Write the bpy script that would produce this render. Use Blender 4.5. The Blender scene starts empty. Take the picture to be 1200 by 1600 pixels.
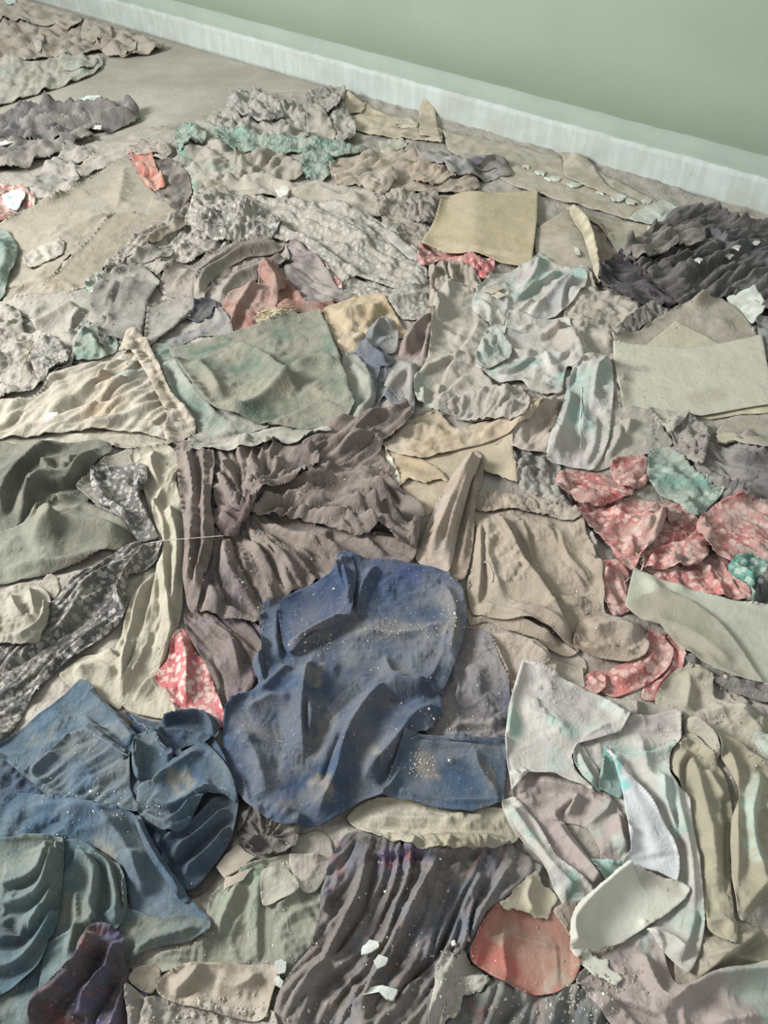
import bpy, math, random
import numpy as np
from mathutils import Vector
SC = bpy.context.scene
COL = SC.collection

# ------------------------------------------------------------------ camera, light, exposure
F, CAMH, TH = 1280.0, 1.35, math.radians(46)
cam_d = bpy.data.cameras.new('camera'); cam = bpy.data.objects.new('camera', cam_d); COL.objects.link(cam)
cam_d.sensor_fit = 'VERTICAL'; cam_d.sensor_height = 24.0; cam_d.sensor_width = 18.0
cam_d.lens = 24.0 * F / 1600.0; cam_d.clip_start = 0.02
cam.location = (0, 0, CAMH); cam.rotation_euler = (math.pi / 2 - TH, 0, 0)
SC.camera = cam
w = bpy.data.worlds.new('overcast_daylight'); SC.world = w; w.use_nodes = True
bg = w.node_tree.nodes['Background']; bg.inputs[0].default_value = (0.925, 0.955, 0.98, 1); bg.inputs[1].default_value = 0.37
def area(name, loc, target, sx, sy, power, col):
    l = bpy.data.lights.new(name, 'AREA'); l.shape = 'RECTANGLE'; l.size = sx; l.size_y = sy; l.energy = power; l.color = col
    o = bpy.data.objects.new(name, l); COL.objects.link(o); o.location = loc
    o.rotation_euler = (Vector(target) - Vector(loc)).to_track_quat('-Z', 'Y').to_euler()
area('window_daylight', (-3.3, 1.3, 2.3), (0.4, 1.7, 0), 1.4, 1.1, 175, (0.985, 0.99, 1.0))
SC.view_settings.view_transform = 'Standard'; SC.view_settings.look = 'None'
SC.view_settings.gamma = 1.0; SC.view_settings.use_curve_mapping = False
SC.view_settings.exposure = 0.68

# ------------------------------------------------------------------ pixel <-> world helpers
CT, ST = math.cos(TH), math.sin(TH)
def unproj(px, py, z=0.0):
    px = np.asarray(px, float); py = np.asarray(py, float)
    u = (px - 600) / F; v = (800 - py) / F
    dy = CT + v * ST; dz = -ST + v * CT
    t = (CAMH - z) / (-dz)
    return u * t, dy * t
def scale_at(py): return (py + F * math.tan(TH) - 800) * CT / CAMH      # pixels per metre, sideways
def lin(c):
    return tuple(((x / 255) / 12.92 if x / 255 <= .04045 else ((x / 255 + .055) / 1.055) ** 2.4) for x in c)

# ------------------------------------------------------------------ numpy noise
_rng = np.random.RandomState(7)
_perm = _rng.permutation(256); _perm = np.concatenate([_perm, _perm, _perm])
_ang = _rng.rand(256) * 2 * math.pi; _gx, _gy = np.cos(_ang), np.sin(_ang)
def perlin(x, y, seed=0):
    x = x + seed * 17.31; y = y + seed * 9.77
    xi = np.floor(x).astype(int); yi = np.floor(y).astype(int); xf = x - xi; yf = y - yi
    xi &= 255; yi &= 255
    def g(ix, iy, fx, fy):
        h = _perm[_perm[ix] + iy]; return _gx[h] * fx + _gy[h] * fy
    u = xf * xf * xf * (xf * (xf * 6 - 15) + 10); v = yf * yf * yf * (yf * (yf * 6 - 15) + 10)
    a = g(xi, yi, xf, yf); b = g((xi + 1) & 255, yi, xf - 1, yf)
    c = g(xi, (yi + 1) & 255, xf, yf - 1); d = g((xi + 1) & 255, (yi + 1) & 255, xf - 1, yf - 1)
    return ((a + (b - a) * u) + ((c + (d - c) * u) - (a + (b - a) * u)) * v) * 1.5
def fbm(x, y, seed=0, o=3):
    s = 0; a = 1
    for i in range(o): s = s + a * perlin(x * 2 ** i, y * 2 ** i, seed + i); a *= .5
    return s / 1.6

# ------------------------------------------------------------------ the height of the pile
DX = 0.0025
X0, Y0, NX, NY = -3.1, 0.0, 2480, 2500
H = np.zeros((NY, NX), np.float32)
def hs(X, Y):
    i = np.clip(((np.asarray(Y) - Y0) / DX).astype(int), 0, NY - 1); j = np.clip(((np.asarray(X) - X0) / DX).astype(int), 0, NX - 1)
    return H[i, j]
def onpile(px, py, lift=0.0):
    px = np.asarray(px, float); py = np.asarray(py, float); z = np.zeros_like(px) + 0.02
    for _ in range(5):
        X, Y = unproj(px, py, z); z = z * .4 + .6 * (hs(X, Y) + lift)
    X, Y = unproj(px, py, z)
    return X, Y, z
def box1(a, r, ax):
    r = max(1, int(r)); n = a.shape[ax]
    pad = [(0, 0), (0, 0)]; pad[ax] = (r + 1, r)
    c = np.cumsum(np.pad(a, pad, mode='edge').astype(np.float64), axis=ax)
    if ax == 0: return (c[2 * r + 1:2 * r + 1 + n] - c[:n]) / (2 * r + 1)
    return (c[:, 2 * r + 1:2 * r + 1 + n] - c[:, :n]) / (2 * r + 1)
def blur(a, r):
    for _ in range(2): a = box1(box1(a, r, 0), r, 1)
    return a
def smooth_line(p, closed, n=6):
    p = np.array(p, float); m = len(p)
    if m < 3 and not closed: return np.array([p[0] + (p[-1] - p[0]) * t for t in np.linspace(0, 1, 8)])
    out = []
    rng = range(m) if closed else range(m - 1)
    for i in rng:
        if closed: a, b, c, d = p[(i - 1) % m], p[i], p[(i + 1) % m], p[(i + 2) % m]
        else: a, b, c, d = p[max(i - 1, 0)], p[i], p[i + 1], p[min(i + 2, m - 1)]
        for k in range(n):
            t = k / n
            out.append(.5 * ((2 * b) + (c - a) * t + (2 * a - 5 * b + 4 * c - d) * t * t + (3 * b - a - 3 * c + d) * t ** 3) * .75 + .25 * (b + (c - b) * t))
    if not closed: out.append(p[-1])
    return np.array(out)
def straight_line(p, closed, n=6):
    p = np.array(p, float); m = len(p); out = []
    for i in (range(m) if closed else range(m - 1)):
        for k in range(n): out.append(p[i] + (p[(i + 1) % m] - p[i]) * k / n)
    if not closed: out.append(p[-1])
    return np.array(out)
def seg_dist(X, Y, P, closed=False):
    """distance, signed side, arc position 0..1, nearest point"""
    A = P; B = np.roll(P, -1, 0)
    if not closed: A = A[:-1]; B = B[:-1]
    L = np.hypot(*(B - A).T); cum = np.concatenate([[0], np.cumsum(L)]); tot = cum[-1] + 1e-9
    best = np.full(X.shape, 1e9); side = np.zeros(X.shape); s = np.zeros(X.shape); nx = np.zeros(X.shape); ny = np.zeros(X.shape)
    for (a, b, l, c) in zip(A, B, L, cum[:-1]):
        if l < 1e-7: continue
        dx, dy = (b - a) / l
        t = np.clip((X - a[0]) * dx + (Y - a[1]) * dy, 0, l)
        qx = a[0] + dx * t; qy = a[1] + dy * t
        d = np.hypot(X - qx, Y - qy); m = d < best
        best = np.where(m, d, best); s = np.where(m, (c + t) / tot, s)
        side = np.where(m, dx * (Y - a[1]) - dy * (X - a[0]), side); nx = np.where(m, qx, nx); ny = np.where(m, qy, ny)
    return best, side, s, nx, ny
def inside(X, Y, P):
    c = np.zeros(X.shape, bool); Q = np.roll(P, 1, 0)
    for (x1, y1), (x2, y2) in zip(P, Q):
        if y1 == y2: continue
        c ^= ((y1 > Y) != (y2 > Y)) & (X < (x2 - x1) * (Y - y1) / (y2 - y1) + x1)
    return c
def sstep(x): x = np.clip(x, 0, 1); return x * x * (3 - 2 * x)

# ------------------------------------------------------------------ materials
DUST = (170, 163, 151)
def new_mat(name):
    m = bpy.data.materials.new(name); m.use_nodes = True; nt = m.node_tree; b = nt.nodes['Principled BSDF']
    b.inputs['Roughness'].default_value = .92
    b.inputs['Specular IOR Level'].default_value = .18
    return m, nt, b
def N(nt, t, **k):
    n = nt.nodes.new(t)
    for a, v in k.items(): setattr(n, a, v)
    return n
def ramp(nt, fac, a, b, hi=1.0):
    r = N(nt, 'ShaderNodeMapRange'); r.interpolation_type = 'SMOOTHSTEP'
    nt.links.new(fac, r.inputs[0]); r.inputs[1].default_value = a; r.inputs[2].default_value = b; r.inputs[4].default_value = hi
    return r.outputs[0]
def mix(nt, fac, a, b):
    m = N(nt, 'ShaderNodeMix', data_type='RGBA')
    if isinstance(fac, float): m.inputs[0].default_value = fac
    else: nt.links.new(fac, m.inputs[0])
    for s, i in ((a, 6), (b, 7)):
        if isinstance(s, tuple): m.inputs[i].default_value = (*s, 1)
        else: nt.links.new(s, m.inputs[i])
    return m.outputs[2]
def noise(nt, co, scale, detail=3, rough=.55, dist=0.0):
    n = N(nt, 'ShaderNodeTexNoise'); n.inputs['Scale'].default_value = scale; n.inputs['Detail'].default_value = detail
    n.inputs['Roughness'].default_value = rough; n.inputs['Distortion'].default_value = dist
    nt.links.new(co, n.inputs['Vector']); return n
_mc = {}
def fabric(kind, col, dust=.45, col2=None, dcol=DUST, spots=60.0, speck=.5, bump=.35, var=.12, rot=0.0):
    key = (kind, col, dust, col2, dcol, spots, speck, bump, var, rot)
    if key in _mc: return _mc[key]
    m, nt, b = new_mat(kind + '_fabric')
    tc = N(nt, 'ShaderNodeTexCoord'); at = N(nt, 'ShaderNodeAttribute', attribute_name='cloth_pos')
    co = at.outputs['Vector']
    base = lin(col)
    n1 = noise(nt, co, 22, 4)
    dark = tuple(x * (1 - 2.2 * var) for x in base); lite = tuple(min(1, x * (1 + 1.6 * var)) for x in base)
    c = mix(nt, ramp(nt, n1.outputs[0], .32, .68), dark, lite)
    bumps = []
    if kind == 'floral':       # small sprigs: clusters of petals
        v = N(nt, 'ShaderNodeTexVoronoi'); v.inputs['Scale'].default_value = spots; v.inputs['Randomness'].default_value = .75
        wn = noise(nt, co, spots * 2.2, 1); add = N(nt, 'ShaderNodeVectorMath', operation='MULTIPLY_ADD')
        nt.links.new(wn.outputs['Color'], add.inputs[0]); add.inputs[1].default_value = (.012, .012, 0) if spots < 80 else (.008, .008, 0); nt.links.new(co, add.inputs[2])
        nt.links.new(add.outputs[0], v.inputs['Vector'])
        f1 = ramp(nt, v.outputs['Distance'], .50, .36)
        v2 = N(nt, 'ShaderNodeTexVoronoi'); v2.inputs['Scale'].default_value = spots * 2.7; nt.links.new(add.outputs[0], v2.inputs['Vector'])
        f2 = ramp(nt, v2.outputs['Distance'], .30, .2, .65)
        mx = N(nt, 'ShaderNodeMath', operation='MAXIMUM'); nt.links.new(f1, mx.inputs[0]); nt.links.new(f2, mx.inputs[1])
        c = mix(nt, mx.outputs[0], c, lin(col2))
    elif kind == 'patches':    # irregular multi-coloured print under the dirt
        a = noise(nt, co, spots, 2, .5, .6); c = mix(nt, ramp(nt, a.outputs[0], .5, .66, .55), c, lin(col2))
        a2 = noise(nt, co, spots * 1.3, 2, .5, .9); mp = N(nt, 'ShaderNodeMapping'); mp.inputs[1].default_value = (4, 7, 2)
        nt.links.new(co, mp.inputs[0]); nt.links.new(mp.outputs[0], a2.inputs['Vector'])
        c = mix(nt, ramp(nt, a2.outputs[0], .60, .70, .35), c, lin((128, 76, 68)))
    elif kind == 'check':
        ck = N(nt, 'ShaderNodeTexChecker'); ck.inputs['Scale'].default_value = spots; nt.links.new(co, ck.inputs[0]); c = mix(nt, ck.outputs['Fac'], c, lin(col2))
    elif kind in ('fleece', 'lace'):
        v = N(nt, 'ShaderNodeTexVoronoi'); v.inputs['Scale'].default_value = spots; nt.links.new(co, v.inputs['Vector'])
        c = mix(nt, ramp(nt, v.outputs['Distance'], .6, .15), c, lin(col2 or tuple(min(255, x + 38) for x in col))); bumps.append((v.outputs['Distance'], -.9))
    # patches laid on the cloth: dye, dirt, and a jacket fold's painted shade
    st = N(nt, 'ShaderNodeAttribute', attribute_name='stain')
    sn = noise(nt, co, 34, 4, .6); sm = N(nt, 'ShaderNodeMath', operation='MULTIPLY')
    nt.links.new(st.outputs['Alpha'], sm.inputs[0]); nt.links.new(ramp(nt, sn.outputs[0], .25, .55), sm.inputs[1])
    c = mix(nt, sm.outputs[0], c, st.outputs['Color'])
    # dust
    d1 = noise(nt, co, 9, 6, .62, .3)
    c = mix(nt, ramp(nt, d1.outputs[0], .42 - dust * .3, .78 - dust * .3, min(.92, .35 + dust * .75)), c, lin(dcol))
    d2 = noise(nt, co, 160, 3, .6)
    c = mix(nt, ramp(nt, d2.outputs[0], .56, .76, .35 * dust + .08), c, lin((190, 184, 168)))
    if speck > 0:
        sp = N(nt, 'ShaderNodeTexVoronoi'); sp.inputs['Scale'].default_value = 130; nt.links.new(co, sp.inputs['Vector'])
        sw = noise(nt, co, 12, 3); a = ramp(nt, sp.outputs['Distance'], .17, .1); q = N(nt, 'ShaderNodeMath', operation='MULTIPLY')
        nt.links.new(a, q.inputs[0]); nt.links.new(ramp(nt, sw.outputs[0], .58, .66, speck), q.inputs[1])
        c = mix(nt, q.outputs[0], c, lin((212, 210, 200)))
    nt.links.new(c, b.inputs['Base Color'])
    wv = noise(nt, co, 900 if kind != 'paper' else 300, 2); wr = noise(nt, co, 55, 4, .6, .4)
    cr = noise(nt, co, 26, 3, .5, 1.1); s1 = N(nt, 'ShaderNodeMath', operation='SUBTRACT'); nt.links.new(cr.outputs[0], s1.inputs[0]); s1.inputs[1].default_value = .5
    s2 = N(nt, 'ShaderNodeMath', operation='ABSOLUTE'); nt.links.new(s1.outputs[0], s2.inputs[0])
    prev = None
    for src, sc_, dist in ((s2.outputs[0], .55 if kind != 'paper' else .12, .009), (wr.outputs[0], bump, .006), (wv.outputs[0], .25 if kind != 'paper' else .05, .0008)):
        bm = N(nt, 'ShaderNodeBump'); bm.inputs['Strength'].default_value = sc_; bm.inputs['Distance'].default_value = dist
        nt.links.new(src, bm.inputs['Height'])
        if prev: nt.links.new(prev, bm.inputs['Normal'])
        prev = bm.outputs[0]
    for src, sc_ in bumps:
        bm = N(nt, 'ShaderNodeBump'); bm.inputs['Strength'].default_value = abs(sc_); bm.invert = sc_ < 0; bm.inputs['Distance'].default_value = .004
        nt.links.new(src, bm.inputs['Height']); nt.links.new(prev, bm.inputs['Normal']); prev = bm.outputs[0]
    nt.links.new(prev, b.inputs['Normal'])
    if kind != 'paper':
        b.inputs['Sheen Weight'].default_value = .12; b.inputs['Sheen Roughness'].default_value = .6
    _mc[key] = m; return m

# ------------------------------------------------------------------ objects
def tag(o, label=None, cat=None, group=None, kind=None):
    if label: o['label'] = label
    if cat: o['category'] = cat
    if group: o['group'] = group
    if kind: o['kind'] = kind
    return o
def thing(name, label, cat, px, py, group=None):
    o = bpy.data.objects.new(name, None); COL.objects.link(o); X, Y, z = onpile(px, py)
    o.location = (float(X), float(Y), float(z)); o.empty_display_size = .03
    o['pivot'] = 1; return tag(o, label, cat, group)
def link_mesh(name, V, Fc, mat, parent=None, smooth=True, origin=None, attrs=None):
    V = np.asarray(V, np.float32)
    if origin is None: origin = np.array([V[:, 0].mean(), V[:, 1].mean(), V[:, 2].min()])
    me = bpy.data.meshes.new(name)
    if isinstance(Fc, np.ndarray):
        n = len(Fc); me.vertices.add(len(V)); me.vertices.foreach_set('co', (V - origin).astype(np.float32).ravel())
        me.loops.add(n * 4); me.loops.foreach_set('vertex_index', Fc.astype(np.int32).ravel())
        me.polygons.add(n); me.polygons.foreach_set('loop_start', np.arange(0, n * 4, 4, dtype=np.int32))
        me.update(calc_edges=True); me.validate()
    else: me.from_pydata([tuple(v) for v in (V - origin)], [], Fc); me.update()
    if smooth: me.polygons.foreach_set('use_smooth', np.ones(len(me.polygons), bool))
    attrs = dict(attrs or {})
    if 'cloth_pos' in attrs and 'stain' not in attrs: attrs['stain'] = ('FLOAT_COLOR', np.zeros((len(V), 4)))
    for an, (tp, dat) in attrs.items():
        at = me.attributes.new(an, tp, 'POINT'); at.data.foreach_set('vector' if tp == 'FLOAT_VECTOR' else 'color', dat.astype(np.float32).ravel())
    me.materials.append(mat); o = bpy.data.objects.new(name, me); COL.objects.link(o)
    if parent is not None:
        o.parent = parent; pw = Vector((0, 0, 0)); p = parent
        while p is not None: pw += p.location; p = p.parent
        o.location = Vector([float(q) for q in origin]) - pw
    else: o.location = [float(q) for q in origin]
    return o

_seed = [0]
def pairs(cell):
    n1 = max(2, int(round(.0075 / cell))); n2 = max(n1 + 2, int(round(.019 / cell))); n3 = int(round(n2 * .7))
    return ((0, 1, 1.0), (1, 0, 1.0), (1, 1, .7), (1, -1, .7), (0, n1, .4), (n1, 0, .4), (0, n2, .3), (n2, 0, .3), (n3, n3, .25), (n3, -n3, .25))
def settle(PX, PY, Z, base, live, pin, cell, slack, iters, grav, UG=None):
    """let the laid-out cloth buckle and settle on what lies beneath (position based dynamics on the grid)"""
    h, w = Z.shape; P = np.stack([PX, PY, Z], 0).astype(np.float32); P0 = P.copy(); Q = P.copy()
    by, bx = np.gradient(base, cell); by = by.astype(np.float32); bx = bx.astype(np.float32); base = base.astype(np.float32)
    cons = []
    for di, dj, k in pairs(cell):
        if h <= di + 1 or w <= abs(dj) + 1: continue
        if dj >= 0: A = (slice(0, h - di), slice(0, w - dj)); B = (slice(di, h), slice(dj, w))
        else: A = (slice(0, h - di), slice(-dj, w)); B = (slice(di, h), slice(0, w + dj))
        m = (live[A] & live[B])
        if di > 1 or abs(dj) > 1:      # the whole span must be cloth
            mi = (di // 2, dj // 2) if dj >= 0 else (di // 2, -((-dj) // 2))
            Mx = (slice(A[0].start + mi[0], A[0].stop + mi[0]), slice(A[1].start + mi[1], A[1].stop + mi[1])); m = m & live[Mx]
        d = P[(slice(None),) + B] - P[(slice(None),) + A]; L = np.sqrt((d * d).sum(0)) + 1e-9
        long_ = di > 1 or abs(dj) > 1
        if long_: L = L * .5 + .5 * np.sqrt(d[0] ** 2 + d[1] ** 2)
        sl = slack if not long_ else slack * .55
        if np.ndim(sl): sl = sl[A]
        if UG is not None:
            q2 = (UG[0][A] * dj + UG[1][A] * di) ** 2 / (di * di + dj * dj); sl = sl * (.12 + 1.75 * q2)
        cons.append((A, B, (L * (1 + sl)).astype(np.float32), m.astype(np.float32) * k, long_))
    wsum = np.zeros((h, w), np.float32) + 1e-3
    for A, B, L, k, lg in cons: wsum[A] += (k > 0) * min(1, float(k.max()) + .2); wsum[B] += (k > 0) * min(1, float(k.max()) + .2)
    inv = 1.0 / wsum; pinf = pin.astype(np.float32); free = live.astype(np.float32)
    for it in range(iters):
        V = (P - Q) * .86; Q = P.copy(); P = P + V * free; P[2] -= grav * free
        D = np.zeros_like(P)
        for A, B, L, k, lg in cons:
            d = P[(slice(None),) + B] - P[(slice(None),) + A]; l = np.sqrt((d * d).sum(0)) + 1e-9
            e = (l - L) / l * k
            if lg: e = np.minimum(e, 0)
            c = d * (.5 * e); D[(slice(None),) + A] += c; D[(slice(None),) + B] -= c
        P = P + D * (inv * 1.7) * free * (1 - .55 * (pinf > .3))
        P[0] += (P0[0] - P[0]) * pinf; P[1] += (P0[1] - P[1]) * pinf
        P[0] = P0[0] + np.clip(P[0] - P0[0], -.014, .014); P[1] = P0[1] + np.clip(P[1] - P0[1], -.014, .014)
        fl = base + bx * (P[0] - P0[0]) + by * (P[1] - P0[1]); hit = P[2] < fl
        P[2] = np.where(hit, fl, P[2]); Q[0] = np.where(hit, Q[0] * .4 + P[0] * .6, Q[0]); Q[1] = np.where(hit, Q[1] * .4 + P[1] * .6, Q[1])
    return P.astype(np.float64)

def cloth(name, outline, mat, parent=None, label=None, cat=None, group=None, kind=None, folds=(), wr=(), stains=(), th=3.0, drape=22,
          edge=9.0, lift=0.0, round_=True, jag=0.0, stiff=False, curl=(), puff=0.0, chop=.0022, bumps=(), step=None, slack=.07, iters=56, grav=.000012):
    """A sheet of cloth, paper or card laid over the pile. Outline and fold lines are given where they are seen in the
    photograph and are put at their place in the room; fold heights th, h in mm, widths in px."""
    if not stiff and kind != 'stuff': lift = lift * 2 + (3.5 if th >= 6 else 2.0)
    _seed[0] += 1; sd = _seed[0]; th = th * .6 if stiff else max(1.6, th * .4); edge *= .6
    pts = smooth_line(outline, True, 5) if round_ else straight_line(outline, True, 5)
    if jag: 
        r = np.random.RandomState(sd); pts = pts + r.normal(0, jag, pts.shape)
    cy = pts[:, 1].mean(); pxm = scale_at(min(cy, 1560))
    X, Y, z = onpile(pts[:, 0], pts[:, 1], th / 1000 + .004 + lift / 1000)
    # soften sudden height differences along the outline, then place it
    k = max(3, len(z) // 12); z = np.convolve(np.concatenate([z[-k:], z, z[:k]]), np.ones(2 * k + 1) / (2 * k + 1), 'same')[k:-k]
    X, Y = unproj(pts[:, 0], pts[:, 1], z); P = np.stack([X, Y], 1); zm = float(z.mean())
    i0 = max(0, int((Y.min() - Y0) / DX) - 2); i1 = min(NY - 1, int((Y.max() - Y0) / DX) + 3)
    j0 = max(0, int((X.min() - X0) / DX) - 2); j1 = min(NX - 1, int((X.max() - X0) / DX) + 3)
    if step is None: step = int(np.clip(round(2.7 / (pxm * DX)), 1, 4))
    gi = np.arange(i0, i1, step); gj = np.arange(j0, j1, step); cell = DX * step
    GX, GY = np.meshgrid(X0 + gj * DX, Y0 + gi * DX)
    ins = inside(GX, GY, P); dist, _, _, nx, ny = seg_dist(GX, GY, P, True)
    sdist = np.where(ins, dist, -dist)
    pad = int(.06 / cell)
    si0 = max(0, i0 - pad * step); sj0 = max(0, j0 - pad * step)
    sub = H[si0:min(NY, gi[-1] + 1 + pad * step):step, sj0:min(NX, gj[-1] + 1 + pad * step):step].astype(np.float64)
    oi = (i0 - si0) // step; oj = (j0 - sj0) // step
    r = max(1, drape / 1000 / cell)
    if stiff:
        hh = hs(GX, GY)[ins]; A = np.stack([GX[ins], GY[ins], np.ones(ins.sum())], 1); co, *_ = np.linalg.lstsq(A, hh, rcond=None)
        pl = co[0] * GX + co[1] * GY + co[2]; rs = hh - pl[ins]; base = pl + np.percentile(rs, 90)
        base = .8 * base + .2 * blur(sub, r)[oi:oi + len(gi), oj:oj + len(gj)]
        low = H[gi[0]:gi[-1] + 1:step, gj[0]:gj[-1] + 1:step][:len(gi), :len(gj)]; base = np.maximum(base, blur(np.maximum(base, low + .001), 3))
    else:
        B = sub.copy()
        for rr in (r, r * .6, r * .35): B = np.maximum(sub, blur(B, rr) + .0005) if rr > r * .9 else blur(np.maximum(B, sub), max(1, rr * .35))
        B = np.maximum(B, sub); base = B[oi:oi + len(gi), oj:oj + len(gj)]
    R = np.zeros(GX.shape) + puff * .45 / 1000
    wx = GX + .014 * perlin(GX * 9, GY * 9, sd); wy = GY + .014 * perlin(GX * 9, GY * 9, sd + 31)
    def w2(p):
        p = np.array(p, float).reshape(-1, 2); a, b = unproj(p[:, 0], p[:, 1], zm); return np.stack([a, b], 1)
    UG = None
    for q in wr:
        kd = q[0]; msk = 1.0
        if kd == 'd':            # straight pleats along a direction seen at the centre
            _, (dx, dy), wl, amp, an = q[:5]; c0 = pts.mean(0); a = w2([c0, c0 + np.array([dx, dy]) * 20]); d = a[1] - a[0]; d /= np.hypot(*d)
            U = (-wx * d[1] + wy * d[0]) / wl; V = (wx * d[0] + wy * d[1]) / (wl * an); mq = q[5:]
        elif kd == 'g':          # pleats following a curve
            _, gp, wl, amp, an = q[:5]; g = w2(smooth_line(gp, False, 4)); dd, s_, t_, _, _ = seg_dist(wx, wy, g)
            L = np.hypot(*(g[1:] - g[:-1]).T).sum(); U = np.sign(s_) * dd / wl; V = t_ * L / (wl * an); mq = q[5:]
        elif kd == 'c':          # pleats running out from a point
            _, cp, n_, amp, an = q[:5]; c = w2([cp])[0]; U = np.arctan2(wy - c[1], wx - c[0]) * n_ / 6.2832; rr_ = np.hypot(wx - c[0], wy - c[1]); V = rr_ / (.03 * an); msk = sstep(rr_ / .03); mq = q[5:]
        else:                    # crumple: elongated ridges whose direction drifts, flat between them
            _, wl, amp = q[:3]; mq = q[3:]
            an_f = 3.0 * perlin(GX * 2.2 / max(wl * 8, .3), GY * 2.2 / max(wl * 8, .3), sd + 40) + sd
            tot_ = np.zeros(GX.shape)
            for ki, (aa, sc2, wt) in enumerate(((0.0, 1.0, .62), (1.1, 1.7, .34), (2.2, 2.9, .16))):
                ca, sa = np.cos(aa + sd * 1.7), np.sin(aa + sd * 1.7)
                ww = wl * .9
                px_ = wx + ww * .9 * perlin(GX / ww * .7, GY / ww * .7, sd + 60 + ki); py_ = wy + ww * .9 * perlin(GX / ww * .7, GY / ww * .7, sd + 80 + ki)
                Uc = (px_ * ca + py_ * sa) / wl * sc2; Vc = (-px_ * sa + py_ * ca) / wl * sc2 / 3.2
                m_ = perlin(Uc, Vc, sd + 11 + ki); tot_ += wt * (1 - np.sqrt(np.clip(m_ * m_ * 7 + .01, 0, 1.4)))
            am = .5 + .7 * sstep(perlin(wx * 12, wy * 12, sd + 9) + .5)
            if mq: c = w2([mq[0]])[0]; msk = msk * sstep(1.4 - np.hypot(GX - c[0], GY - c[1]) / (mq[1] / pxm))
            R = R + amp * .8 / 1000 * np.maximum(tot_ + .25, 0) * am * msk
            continue
        if UG is None and U.shape[0] > 3 and U.shape[1] > 3:
            U0 = blur(np.arctan2(wy - c[1], wx - c[0]) if False else U, 1); uy, ux = np.gradient(U0); ul = np.hypot(ux, uy) + 1e-9; UG = (ux / ul, uy / ul)
        n = perlin(U, V, sd + 3) + .45 * perlin(U * 2.1, V * 1.9, sd + 5)
        bil = 1 - np.clip(np.abs(n) * 2.6, 0, 1.3); bil = np.where(bil > 0, bil, bil * .35)   # rounded crests
        val = np.clip(np.abs(n) * 2.2, 0, 1) ** .62
        ph = U * .85 + .9 * perlin(U * .45, V * .8, sd + 21) + .12 * perlin(U * 2, V * 3, sd + 23); fr = ph - np.floor(ph); idp = np.floor(ph)
        saw = np.where(fr < .84, fr / .84, (1 - fr) / .16) ** 1.15 * (.45 + .75 * np.abs(np.sin(idp * 12.9898 + sd)))
        val = .5 * val + .55 * saw * (.6 + .8 * sstep(perlin(U * .5, V * 1.6, sd + 27) + .5))
        am = .55 + .6 * sstep(perlin(wx * 12, wy * 12, sd + 9) + .5)
        if mq: c = w2([mq[0]])[0]; msk = msk * sstep(1.4 - np.hypot(GX - c[0], GY - c[1]) / (mq[1] / pxm))
        R = R + amp / 1000 * (val if kd != 'x' else bil) * am * msk
    for f in folds:
        kd, fp, h, wd = f[:4]; g = w2(smooth_line(fp, False, 5)); wm = wd / pxm; hm = h / 1000 * 1.3
        d, s_, t_, _, _ = seg_dist(GX, GY, g); ends = f[4] if len(f) > 4 else .22
        tp = sstep(t_ / ends) * sstep((1 - t_) / ends) if ends else 1.0
        far = sstep(1.3 - d / (3.2 * wm))
        if kd == 'r': R = R + hm * 1.22 * np.exp(-np.sqrt((d / wm) ** 2 * 1.9 + .04)) * tp * far
        elif kd == 'v': R = R - hm * 1.1 * np.exp(-np.sqrt((d / wm) ** 2 * 2.2 + .02)) * tp * far
        elif kd == 's':
            sg = np.where(s_ > 0, d, -d); R = R + hm * tp * far * .5 * (1 + np.tanh(sg / max(.0028, cell * .8))) * np.exp(-np.maximum(sg, 0) / (wm * 1.6)) - .25 * hm * tp * np.exp(-((sg + wm * .3) / (wm * .5)) ** 2) * (sg < 0)
    for (bx, by, br, bh) in list(curl) + list(bumps):
        c = w2([(bx, by)])[0]; R = R + bh / 1000 * np.exp(-(np.hypot(GX - c[0], GY - c[1]) / (br / pxm)) ** 2)
    R = np.maximum(R, 0) + .35 * np.minimum(R, 0)
    eg = sstep(sdist / (edge / 1000)); fl = .72 + .28 * eg
    if curl: fl = np.maximum(fl, .75)
    Z = base + th / 1000 + R * fl + lift / 1000
    if not stiff: Z = Z + .010 * (1 - eg) * np.clip(perlin(GX * 17, GY * 17, sd + 51) + .1, 0, 1)
    else: Z = Z + .0006 * perlin(GX * 30, GY * 30, sd)
    # quads
    keep_v = sdist > -cell * .55
    q = keep_v[:-1, :-1] & keep_v[1:, :-1] & keep_v[:-1, 1:] & keep_v[1:, 1:]
    if q.sum() < 2: return None
    idx = -np.ones(GX.shape, int); used = np.zeros(GX.shape, bool)
    used[:-1, :-1] |= q; used[1:, :-1] |= q; used[:-1, 1:] |= q; used[1:, 1:] |= q
    full = np.zeros(GX.shape, int)
    for a in (slice(None, -1), slice(1, None)):
        for b in (slice(None, -1), slice(1, None)): full[a, b] += q
    bnd = used & (full < 4)
    idx[used] = np.arange(used.sum())
    PX = np.where(bnd, nx, GX); PY = np.where(bnd, ny, GY); Zraw = Z
    if not stiff and kind != 'stuff' and used.sum() > 60 and slack > 0:
        if used.sum() > 400: Z = Z + .0016 * perlin(GX / .03, GY / .03, sd + 70) * used
        pinm = np.where(bnd, .55, 0) + 0.02
        S = settle(PX, PY, Z, base + th / 1000, used, pinm, cell, slack * (.4 + .9 * sstep(.5 + 1.2 * perlin(GX * 7, GY * 7, sd + 90))) * (.15 + .85 * sstep(sdist / .016)), iters, grav, UG)
        PX, PY, Z = S
    top = np.stack([PX[used], PY[used], Z[used]], 1)
    tk = .0014 if not stiff else .0011
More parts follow.
